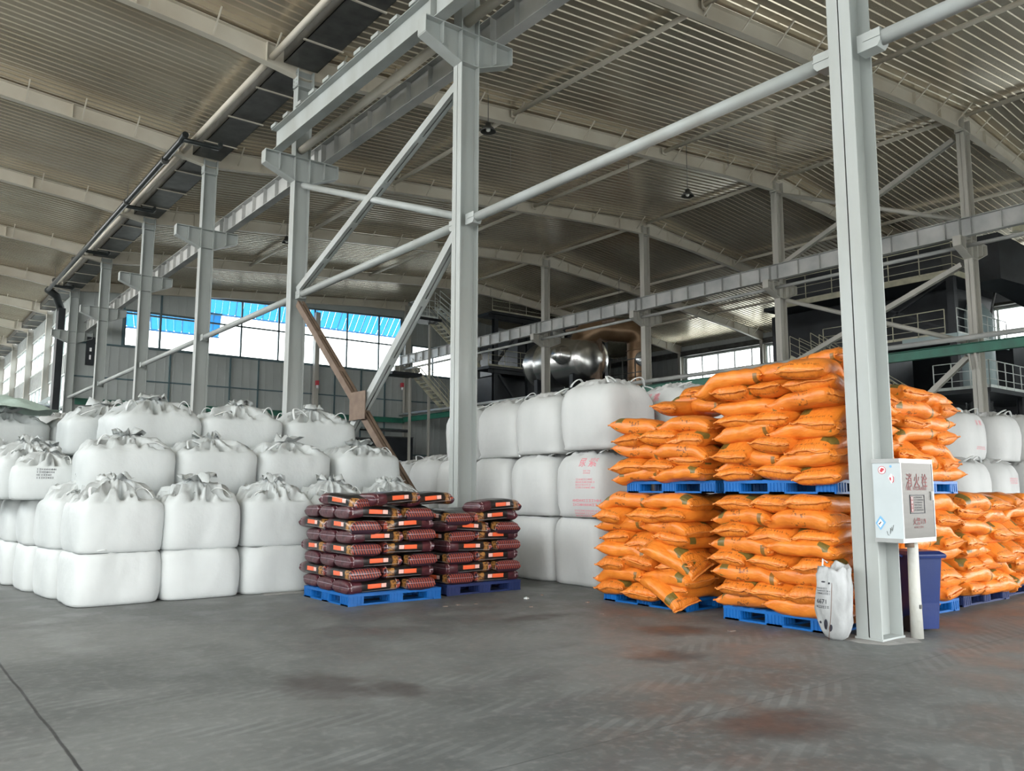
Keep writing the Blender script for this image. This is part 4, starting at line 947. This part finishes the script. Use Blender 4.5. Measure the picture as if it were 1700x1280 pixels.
def sticker(y, z, parts, name='sticker'):
    base = None
    for i, (vf, m, dy, dz) in enumerate(parts):
        o = decal(vf, (XS-.0012*i, y-dy, z+dz), RY, UZ, m, base or root, name if not base else 'sticker_print')
        if base is None: base = o
sticker(-.10, .70, [(disc(.040), 'whitep', 0, 0), (ring(.040, .035), 'red', 0, 0), (disc(.015), 'red', -.006, -.006), (disc(.012), 'red', .012, .006), (disc(.010), 'red', .0, .012)])
sticker(-.19, .615, [(([Vector((-.03, .01, 0)), Vector((.0, .05, 0)), Vector((.032, .02, 0)), Vector((.03, -.03, 0)), Vector((-.0, -.05, 0))], [(4, 3, 2, 1, 0)]), 'whitep', 0, 0), (([Vector((-.018, .012, 0)), Vector((.0, .012, 0)), Vector((.0, -.022, 0)), Vector((-.014, -.014, 0))], [(3, 2, 1, 0)]), 'red', 0, 0), (([Vector((.012, .035, 0)), Vector((.03, .015, 0)), Vector((.028, -.03, 0)), Vector((.008, -.045, 0)), Vector((.02, -.02, 0)), Vector((.022, .01, 0))], [(5, 4, 3, 2, 1, 0)]), 'red', 0, 0)])
sticker(-.055, .17+.02, [(([Vector((-.048, -.015, 0)), Vector((.0, -.085, 0)), Vector((.06, -.005, 0)), Vector((.005, .06, 0))], [(0, 1, 2, 3)]), 'bluep', 0, 0), (([Vector((-.03, -.02, 0)), Vector((.0, -.06, 0)), Vector((.035, -.01, 0)), Vector((.003, .03, 0))], [(0, 1, 2, 3)]), 'whitep', 0, 0), (([Vector((-.02, -.012, 0)), Vector((-.008, -.02, 0)), Vector((.014, .005, 0)), Vector((.006, .014, 0)), Vector((-.004, -.002, 0))], [(4, 3, 2, 1, 0)]), 'black', 0, -.01)])
sticker(-.19, .735, [(disc(.014, 6), 'bluep', 0, 0)])
mb = MB()
for pts in ([(-.12, .10), (-.13, .06), (-.145, .063)], [(-.15, .075), (-.165, .12), (-.155, .13), (-.158, .10), (-.148, .102)], [(-.17, .14), (-.175, .10), (-.19, .16)]):
    mb.tube([(XS, y, z) for y, z in pts], .0022, 5)
mb.build('pen_marks', M['gutter'], root)
mb = MB()
for z in (.1, .62): mb.box((.02, 0, z), (.26, .012, z+.05))
mb.build('mounting_strip', M['sealer'], root)
# lagged pipe below the cabinet
mb = MB(); mb.tube([(.27, -.25, 1.0), (.27, -.25, .93), (.30, -.23, .5), (.32, -.22, .0)], [.05, .052, .056, .062], 16); o = mb.build('lagged_pipe', M['pvc'], None, label='white lagged pipe standing between the hydrant cabinet and the floor', cat='pipe')
mb = MB(); mb.box((.28, -.29, .30), (.32, -.27, .34)); mb.build('pipe_clamp', M['gutter'], o)
mb = MB(); mb.tube([(.33, -.17, 0), (.33, -.17, -.07)], .045, 14); mb.build('hose_outlet', M['rust'], root)
# concrete pad at the foot
mb = MB(); n = 24; vs = [(0, 0, .022)]+[((.42+.09*noise.noise(Vector((cos(2*pi*i/n)*2, sin(2*pi*i/n)*2, 3))))*cos(2*pi*i/n), (.33+.08*noise.noise(Vector((cos(2*pi*i/n)*2, sin(2*pi*i/n)*2, 7))))*sin(2*pi*i/n), .001) for i in range(n)]
mb.add(vs, [(0, 1+i, 1+(i+1) % n) for i in range(n)]); mb.build('grout_patch', M['concrete_pad'], None, label='rough pale grout patch around the foot of the nearest column', cat='grout')

# ------------------------------------------------------------------ wheeled bin
root = thing('wheeled_bin', (.86, .06, 0), 'blue wheeled rubbish bin standing right of the nearest column', 'bin', rz=radians(-27))
def loft(rects, caps=True):
    mb = MB(); vs = []
    for (x0, y0, x1, y1, z) in rects:
        b = .03
        vs += [(x0+b, y0, z), (x1-b, y0, z), (x1, y0+b, z), (x1, y1-b, z), (x1-b, y1, z), (x0+b, y1, z), (x0, y1-b, z), (x0, y0+b, z)]
    fs = [(8*i+k, 8*i+(k+1) % 8, 8*i+8+(k+1) % 8, 8*i+8+k) for i in range(len(rects)-1) for k in range(8)]
    if caps: fs += [tuple(range(7, -1, -1)), tuple(8*(len(rects)-1)+k for k in range(8))]
    mb.add(vs, fs); return mb
loft([(-.165, -.19, .165, .17, .03), (-.18, -.20, .18, .19, .3), (-.205, -.235, .205, .22, .76), (-.21, -.24, .21, .225, .80)]).build('bin_body', M['bin'], root)
loft([(-.235, -.27, .235, .25, .775), (-.24, -.275, .24, .255, .80), (-.235, -.27, .235, .25, .815), (-.20, -.22, .20, .20, .845)]).build('lid', M['bin'], root)
for s in (-1, 1): mb = MB(); mb.tube([(-.20+.0*s, s*.15, .085), (-.155, s*.15, .085)], .085, 20); mb.build('wheel', M['rubber'], root)
mb = MB(); mb.tube([(-.25, -.18, .79), (-.29, -.17, .81), (-.29, .15, .81), (-.25, .16, .79)], .014, 8); mb.build('handle', M['bin'], root)
mb = MB()
for x in (-.09, .0, .09): mb.box((x-.008, -.222, .1), (x+.008, -.195, .7))
# ------------------------------------------------------------------ litter on the floor
for i, (x, y, r, h) in enumerate(((-.95, 4.55, .035, .03), (-.55, 4.7, .02, .02), (-2.25, 4.6, .03, .01), (-2.05, 4.6, .03, .012), (-1.8, 4.55, .025, .01), (-1.4, 3.9, .03, .012), (-.55, 3.75, .03, .02), (-1.1, 2.9, .02, .01), (-.85, 1.2, .04, .01))):
    mb = MB(); n = 9; vs = [(0, 0, h)]
    for k in range(n): a = 2*pi*k/n; q = r*rs.uniform(.6, 1.3); vs.append((q*cos(a), q*sin(a), h*rs.uniform(.3, .8)))
    for k in range(n): a = 2*pi*k/n; vs.append((vs[1+k][0]*1.05, vs[1+k][1]*1.05, 0))
    mb.add(vs, [(0, 1+k, 1+(k+1) % n) for k in range(n)]+[(1+k, 1+n+k, 1+n+(k+1) % n, 1+(k+1) % n) for k in range(n)]); 
    o = mb.build('litter_scrap', M['strap'] if i == 0 else M['debris'], None, label=('pale crumpled scrap on the floor left of the far orange pallet' if i == 0 else f'small brown scrap on the floor, {ORD[i-1]} from the tall white bags outward'), cat='litter', group='litter on the floor'); o.location = (x, y, 0)
mb = MB(); mb.prism([(-.35, -.12), (.2, -.16), (.38, .02), (.1, .14), (-.3, .1)], (-3.35, 7.15, .001), (1, 0, 0), (0, 1, 0), (0, 0, .004)); mb.build('flattened_scrap', M['concrete_pad'], None, label='flat pale scrap on the floor between the bulk bags and the left black stack', cat='litter')

# ------------------------------------------------------------------ pendant lamps
def lamp(x, y, z, label, r=.24):
    root = thing('pendant_lamp', (x, y, z), label, 'lamp', 'pendant lamps'); mb = MB(); zt = zc(x)-z
    mb.tube([(0, 0, .2), (0, 0, zt)], .012, 6); mb.build('suspension_rod', M['gutter'], root)
    mb = MB(); n = 24; P = [(.05, .24), (.09, .22), (.10, .12), (r*.75, .06), (r, -.04), (r*.96, -.04), (r*.7, .04), (.06, .1)]
    vs = [(q*cos(2*pi*k/n), q*sin(2*pi*k/n), h) for q, h in P for k in range(n)]
    mb.add(vs, [(j*n+k, j*n+(k+1) % n, (j+1)*n+(k+1) % n, (j+1)*n+k) for j in range(len(P)-1) for k in range(n)], True); mb.build('lamp_shade', M['lamp'], root)
    mb = MB(); P = [(.04, .12), (.07, .04), (.06, -.02), (.001, -.05)]; vs = [(q*cos(2*pi*k/n), q*sin(2*pi*k/n), h) for q, h in P for k in range(n)]
    mb.add(vs, [(j*n+k, j*n+(k+1) % n, (j+1)*n+(k+1) % n, (j+1)*n+k) for j in range(3) for k in range(n)], True); mb.build('bulb', M['glassb'], root)
#LAMPS
lamp(5.7, 14.6, 12.2, 'pendant lamp under the roof just right of the tall second column')
lamp(14.5, 14.35, 12.1, 'black pendant lamp hanging left of the nearest column')
lamp(5.2, 28.5, 12.0, 'small pendant lamp beside the third left row column', .2)
lamp(25.4, 28.6, 12.1, 'dark pendant lamp right of the polished tank', .22)
for i, (x, y, l) in enumerate(((8.8, 17.5, 1.0), (10.5, 17.3, 1.1), (12.2, 17.2, 1.0), (13.6, 16.4, .9), (15.8, 13.5, .9), (17.5, 12.6, 1.0))):
    mb = MB(); mb.tube([(x, y, zc(x)), (x, y, zc(x)-l)], .009, 5); mb.build('hanging_wire', M['gutter'], None, label=f'thin bare wire hanging from the roof, {ORD[i]} from the left', cat='wire', group='bare hanging wires')

# ------------------------------------------------------------------ plant between the middle row and the side wall
def railing(name, pts, z, label, m='rail', parent=None, h=1.1, step=1.4, closed=False):
    root = parent; P = [Vector((x, y, z)) for x, y in pts]; mb = MB()
    for a, b in zip(P, P[1:]):
        for q in (.35, .72, h): mb.tube([a+Vector((0, 0, q)), b+Vector((0, 0, q))], .022 if q == h else .015, 6)
        n = max(1, int(round((b-a).length/step)))
        for i in range(n+1): c = a.lerp(b, i/n); mb.tube([c, c+Vector((0, 0, h))], .022, 6)
        mb.bar(a+Vector((0, 0, .06)), b+Vector((0, 0, .06)), .01, .12)
    return mb.build(name, M[m], root)
def deck(x0, y0, x1, y1, z, parent, name='platform_deck', th=.18, m='dark'):
    mb = MB(); mb.box((x0, y0, z-th), (x1, y1, z)); mb.build(name, M[m], parent)
def post(x, y, z, parent, w=.3, m='dark', z0=0): mb = MB(); mb.ibeam((x, y, z0), (x, y, z), w, w, .02, .02); mb.build('post', M[m], parent)
def stair(p, q, w, parent, m='rail', side=(0, 1, 0), name='stairway'):
    p = Vector(p); q = Vector(q); s = Vector(side)*w; n = max(4, int(abs(q.z-p.z)/.21)); mb = MB()
    for o_ in (Vector((0, 0, 0)), s): mb.bar(p+o_, q+o_, .05, .2)
    for i in range(n): c = p.lerp(q, (i+.5)/n); mb.box(tuple(c-Vector((.13, 0, .015))), tuple(c+Vector((.13, 0, .015))+s))
    mb.build(name, M['dark' if m == 'dark' else m], parent)
    r = MB()
    for o_ in (Vector((0, 0, 0)), s):
        for h in (.35, .7, 1.05): r.tube([p+o_+Vector((0, 0, h)), q+o_+Vector((0, 0, h))], .018, 6)
        for i in range(0, n+1, 3): c = p.lerp(q, i/n)+o_; r.tube([c, c+Vector((0, 0, 1.05))], .018, 6)
    r.build('stair_railing', M[m], parent)
# boiler house behind the tank
root = thing('boiler_house', (28, 39, 0), 'black steel boiler house with two railed platforms behind the polished tank', 'boiler house'); inv = root.location
PP = MB()
def rel(o): return o
root.location = (0, 0, 0)
mb = MB(); mb.box((24.4, 39.2, 0), (34, 44, 9.0)); mb.build('lower_casing', M['dark'], root)
mb = MB(); mb.box((26.6, 39.6, 9.6), (34.5, 44, 12.6)); mb.build('upper_casing', M['dark'], root)
for x in (23.6, 26.4, 30, 33.6): post(x, 38.2, 13.0, root)
deck(23.2, 37.9, 35, 39.6, 13.05, root); deck(22.9, 37.9, 30.5, 39.6, 9.42, root); deck(23.2, 37.9, 31, 39.6, 5.9, root)
railing('platform_railing', [(23.2, 37.95), (34.6, 37.95)], 13.05, '', 'rail', root, h=.9); railing('platform_railing', [(22.9, 37.95), (29.5, 37.95)], 9.42, '', 'rail', root); railing('platform_railing', [(23.2, 37.95), (29, 37.95)], 5.9, '', 'railw', root)
for a, b in (((23.6, 38.2, 9.3), (26.4, 38.2, 6.0)), ((26.4, 38.2, 12.9), (23.6, 38.2, 9.6)), ((30, 38.2, 12.9), (26.4, 38.2, 9.6))): mb = MB(); mb.bar(a, b, .16, .16); mb.build('frame_brace', M['dark'], root)
for z in (9.15, 12.75): mb = MB(); mb.ibeam((23, 38.1, z), (34.5, 38.1, z), .2, .34); mb.build('frame_beam', M['dark'], root)
stair((19.6, 39.0, 12.2), (23.0, 39.0, 9.45), .9, root, 'rail', name='stairway'); deck(18.3, 38.9, 19.9, 40.2, 12.2, root, 'landing'); railing('landing_railing', [(19.6, 38.9), (18.3, 38.9), (18.3, 40.2), (19.6, 40.2)], 12.2, '', 'railw', root, step=.7)
post(19.7, 40.0, 12.1, root, .13, 'steel_far')
stair((18.4, 39.0, 8.6), (22.9, 39.0, 4.6), .9, root, 'rail', name='stairway'); deck(16.4, 38.9, 18.5, 40.2, 8.6, root, 'landing')
stair((20.2, 39.6, 14.6-1.4), (22.9, 39.6, 11.6), .6, root, 'railw', name='stairway')
post(18.3, 40.0, 8.5, root, .13, 'steel_far')
# polished tank
root = thing('polished_tank', (24.6, 32.3, 9.1), 'big polished horizontal tank beyond the tall white bags', 'tank')
def lathe(P, n=48, axis='Y'):
    mb = MB(); vs = []
    for t, r in P:
        for k in range(n):
            a = 2*pi*k/n; vs.append((r*cos(a), t, r*sin(a)) if axis == 'Y' else (r*cos(a), r*sin(a), t))
    fs = [(j*n+k, j*n+(k+1) % n, (j+1)*n+(k+1) % n, (j+1)*n+k) for j in range(len(P)-1) for k in range(n)]
    mb.add(vs, fs, True); return mb
lathe([(3.0, .001), (2.98, .5), (2.85, 1.0), (2.6, 1.32), (2.3, 1.43), (1.5, 1.45), (1.48, 1.47), (1.44, 1.45), (0, 1.45), (-.02, 1.47), (-.06, 1.45), (-1.6, 1.45), (-2.0, 1.38), (-2.4, 1.15), (-2.6, .8), (-2.7, .4), (-2.72, .001)]).build('shell', M['tank'], root)
o = lathe([(-.9, .001), (-.9, .42), (-.5, .46), (-.46, .56), (-.40, .56), (-.38, .5), (0, .5)], 32); mh = o.build('manhole', M['tank'], root); mh.location = (-1.2, -1.3, .1); mh.rotation_euler = (0, 0, -radians(75))
g = MB(); g.box((-.75, -2.6, -.55), (-.70, 1.9, -.3))
for y in (-1.6, 1.6): s = MB(); s.box((-1.1, y-.15, -2.2), (1.1, y+.15, -1.0)); s.build('saddle', M['dark'], root)
mb = MB()
for y in (30.0, 34.6):
    for x in (23.6, 25.6): mb2 = MB(); mb2.ibeam((x, y, 0), (x, y, 6.9), .25, .25)
fr = thing('tank_stand', (0, 0, 0), 'dark steel stand carrying the polished tank', 'stand')
for y in (30.7, 33.9):
    for x in (23.7, 25.5): post(x, y, 6.75, fr, .25)
    deck(23.4, y-.3, 25.8, y+.3, 6.9, fr, 'cross_beam', .2)
deck(23.3, 29.6, 26, 35.4, 6.7, fr, 'stand_deck', .15)
# brown duct arching over the tank end
root = thing('insulated_duct', (0, 0, 0), 'fat brown insulated duct arching down beside the polished tank', 'duct')
pts = []
pts += [Vector((24.3, 30.9, 9.3)), Vector((24.3, 30.7, 10.0))]
for i in range(1, 9): a = pi*.5*i/8; pts.append(Vector((25.2-.9*cos(a), 30.6-.5*a, 10.1+.75*sin(a))))
pts += [Vector((26.0, 29.6, 10.85)), Vector((26.6, 29.3, 10.85))]
for i in range(1, 9): a = pi*.5*i/8; pts.append(Vector((26.6+.8*sin(a), 29.3-.3*sin(a), 10.05+.8*cos(a))))
pts += [Vector((27.4, 29.0, 9.0)), Vector((27.4, 29.0, 7.0)), Vector((27.4, 29.0, 0.3))]
mb = MB(); mb.tube(pts, .70, 32); mb.build('duct_pipe', M['duct'], root)
for p in ((25.6, 29.95, 10.85), (27.4, 29.0, 9.6), (27.4, 29.0, 8.0)):
    b = MB(); P = Vector(p); d = Vector((1, -.3, 0)) if p[2] > 10 else Vector((0, 0, 1)); b.tube([P, P+d.normalized()*.06], .74, 32); b.build('duct_flange', M['duct'], root)
o = lathe([(0, .001), (.0, .42), (.12, .46), (.2, .46), (.3, .38), (.31, .001)], 28); mh = o.build('inspection_cover', M['chim'], root); mh.location = (27.05, 28.45, 9.05); mh.rotation_euler = (0, 0, radians(150))
mb = MB(); mb.box((24.75, 29.6, 7.2), (24.95, 30.0, 11.1)); mb.box((24.7, 28.3, 11.0), (24.9, 32.5, 11.15)); mb.build('duct_support', M['rust'], root)
mb = MB()
for y in (26.8, 27.8, 28.8, 29.8): mb.tube([(25.8, y, 6.0), (25.8, y, 8.9)], .04, 6)
for z in (6.5, 7.3, 8.1, 8.9): mb.tube([(25.8, 26.8, z), (25.8, 29.8, z)], .03, 6)
mb.build('guard_grille', M['gutter'], root)
deck(25.2, 26.5, 28.6, 30.2, 6.0, root, 'duct_platform')
# chimney
root = thing('clad_chimney', (27.8, 37.0, 0), 'silver clad vertical vessel between the pale columns', 'vessel')
lathe([(0, .62), (11.9, .62), (12.0, .60), (12.45, .3), (12.5, .001)], 32, 'Z').build('vessel_shell', M['chim'], root)
mb = MB(); mb.tube([(.3, -.3, 12.2), (.3, -.3, 12.75)], .1, 10); mb.build('vent_stub', M['gutter'], root)
mb = MB(); mb.tube([(-.75, -.3, 0), (-.75, -.3, 12.6)], .08, 10); mb.build('side_pipe', M['chim'], root)
# right boiler tower
root = thing('boiler_tower', (0, 0, 0), 'black boiler tower with railed platforms at the right behind the orange sacks', 'boiler tower')
mb = MB(); mb.box((28.2, 12.2, 0), (34, 20, 5.3)); mb.build('lower_casing', M['dark'], root)
mb = MB(); mb.box((27.05, 10.75, 5.7), (27.35, 11.05, 10.5)); mb.build('corner_post', M['dark'], root)
mb = MB(); mb.box((28.4, 15.8, 5.6), (33.5, 20.5, 10.4)); mb.build('upper_casing', M['dark'], root)
mb = MB(); mb.box((29.2, 11.6, 8.4), (33.0, 15.2, 10.4)); mb.build('hopper', M['dark'], root)
mb = MB(); mb.box((27.6, 11.4, 10.7), (33, 19.5, 12.3)); mb.build('top_casing', M['dark'], root)
deck(27.0, 10.7, 34, 20, 10.6, root, m='dark'); deck(27.0, 10.7, 30, 17, 7.95, root); deck(26.6, 9.4, 34, 11.9, 5.55, root)
mb = MB(); mb.bar((26.98, 10.7, 10.52), (26.98, 19, 10.52), .04, .2); mb.bar((27, 10.68, 10.52), (29.5, 10.68, 10.52), .04, .2); mb.build('platform_edge', M['rail'], root)
mb = MB(); mb.bar((26.98, 10.7, 7.87), (26.98, 13, 7.87), .04, .22); mb.bar((27, 10.68, 7.87), (32, 10.68, 7.87), .04, .22); mb.build('platform_edge', M['silo'], root)
railing('platform_railing', [(29.5, 10.75), (27.05, 10.75), (27.05, 19)], 10.6, '', 'rail', root, h=1.25, step=1.5)
railing('platform_railing', [(27.05, 16.8), (27.05, 11.2)], 7.95, '', 'rail', root, step=1.1); railing('platform_railing', [(27.1, 10.72), (32, 10.72)], 7.95, '', 'railw', root, step=.9)
railing('platform_railing', [(26.62, 11.6), (26.62, 9.42), (33.5, 9.42)], 5.55, '', 'railw', root, step=.8)
for x, y in ((26.8, 9.7), (30.2, 9.7), (33.6, 9.7), (27.2, 15.5), (27.2, 19.2)): post(x, y, 5.5 if y < 10 else 10.5, root, .22)
stair((26.9, 18.5, 7.9), (26.9, 13.5, 5.0), .8, root, 'rail', side=(1, 0, 0)); stair((26.2, 16.5, 7.6), (26.2, 11.8, 4.3), .7, root, 'rail', side=(-1, 0, 0))
for a, b in (((27.2, 15.5, 10.4), (27.2, 11.0, 8.1)), ((27.2, 11.0, 10.4), (27.2, 15.5, 8.1)), ((27.2, 15.5, 7.8), (27.2, 19.0, 5.6))): mb = MB(); mb.bar(a, b, .08, .08); mb.build('frame_brace', M['dark'], root)
root = thing('pale_silo', (30.6, 11.5, 0), 'pale blue cylindrical silo right of the middle row column', 'silo')
lathe([(5.6, .75), (9.25, .75), (9.5, .6), (9.9, .3), (10.0, .28), (10.01, .001)], 32, 'Z').build('silo_shell', M['silo'], root)
mb = MB(); mb.tube([(.6, -.5, 9.4), (1.0, -.6, 10.6), (1.3, -.6, 11.4)], .05, 8); mb.build('silo_pipe', M['gutter'], root)
mb = MB(); mb.tube([(0, 0, 0), (0, 0, 5.6)], .55, 24); mb.build('silo_skirt', M['chim'], root)
root = thing('sloping_duct', (0, 0, 0), 'wide black duct sloping down to the right edge of the photo', 'duct')
mb = MB()
P = [(28.6, 10.2, 11.3, 1.0), (30.2, 9.6, 10.9, .85), (32.0, 9.0, 10.2, .8), (34.0, 8.4, 9.7, .8), (37, 7.6, 9.7, .8)]
vs = []
for x, y, z, h in P: vs += [(x, y-.7, z-h), (x, y+.7, z-h), (x, y+.7, z+h), (x, y-.7, z+h)]
mb.add(vs, [(4*i+k, 4*i+(k+1) % 4, 4*i+4+(k+1) % 4, 4*i+4+k) for i in range(4) for k in range(4)]+[(3, 2, 1, 0), (16, 17, 18, 19)]); mb.build('duct_casing', M['dark'], root)
for i, (x, y, z) in enumerate(((31.2, 9.2, 9.8), (35, 8.1, 9.0))): post(x, y, z, root, .25)
b = MB(); b.ibeam((28.8, 9.0, 12.4), (34, 6.5, 12.3), .35, .35); b.build('hoist_beam', M['rail'], root)
b = MB(); b.ibeam((33.2, 6.9, 12.1), (33.2, 6.9, 10.6), .2, .2); b.build('hoist_hanger', M['rust'], root)
# black blocks added along the side wall to darken it, the near two taller
for i in range(4):
    mb = MB(); mb.box((36+.3*(i % 2), 12+i*6, 0), (40, 17+i*6, 8.6 if i < 2 else 6.0)); mb.build('dark_block', M['dark'], None, label=f'dark filler block against the right side wall, {ORD[i]} from the near end', cat='machine', group='dark filler blocks')
# dark ducting and pipe at the far left corner
root = thing('corner_duct', (0, 0, 0), 'black ductwork standing by the far left corner column', 'duct')
mb = MB(); mb.box((-.62, 45.6, 0), (-.28, 46.3, 11.3)); mb.build('duct_riser', M['dark'], root)
mb = MB(); mb.tube([(-.45, 45.9, 11.2), (-.8, 45.5, 11.9), (-1.3, 45.0, 12.1)], .2, 14); mb.build('duct_elbow', M['darkp'], root)
mb = MB(); mb.tube([(-8, 49, 6.1), (1, 49.0, 6.1)], .16, 12); mb.build('service_pipe', M['darkp'], None, label='black pipe crossing at the far left edge', cat='pipe')
mb = MB(); mb.bar((-3.4, 50.2, 4.2), (.0, 50.2, 6.8), .5, .22); mb.bar((-3.4, 50.2, 3.7), (.0, 50.2, 6.3), .3, .5); mb.build('sloped_conveyor', M['railw'], None, label='pale edged conveyor sloping up at the far left', cat='conveyor')
mb = MB(); mb.box((-9, 48.2, 0), (-.1, 49.6, 4.0)); mb.build('dark_block', M['dark'], None, label='dark machinery behind the bags at the far left', cat='machine')
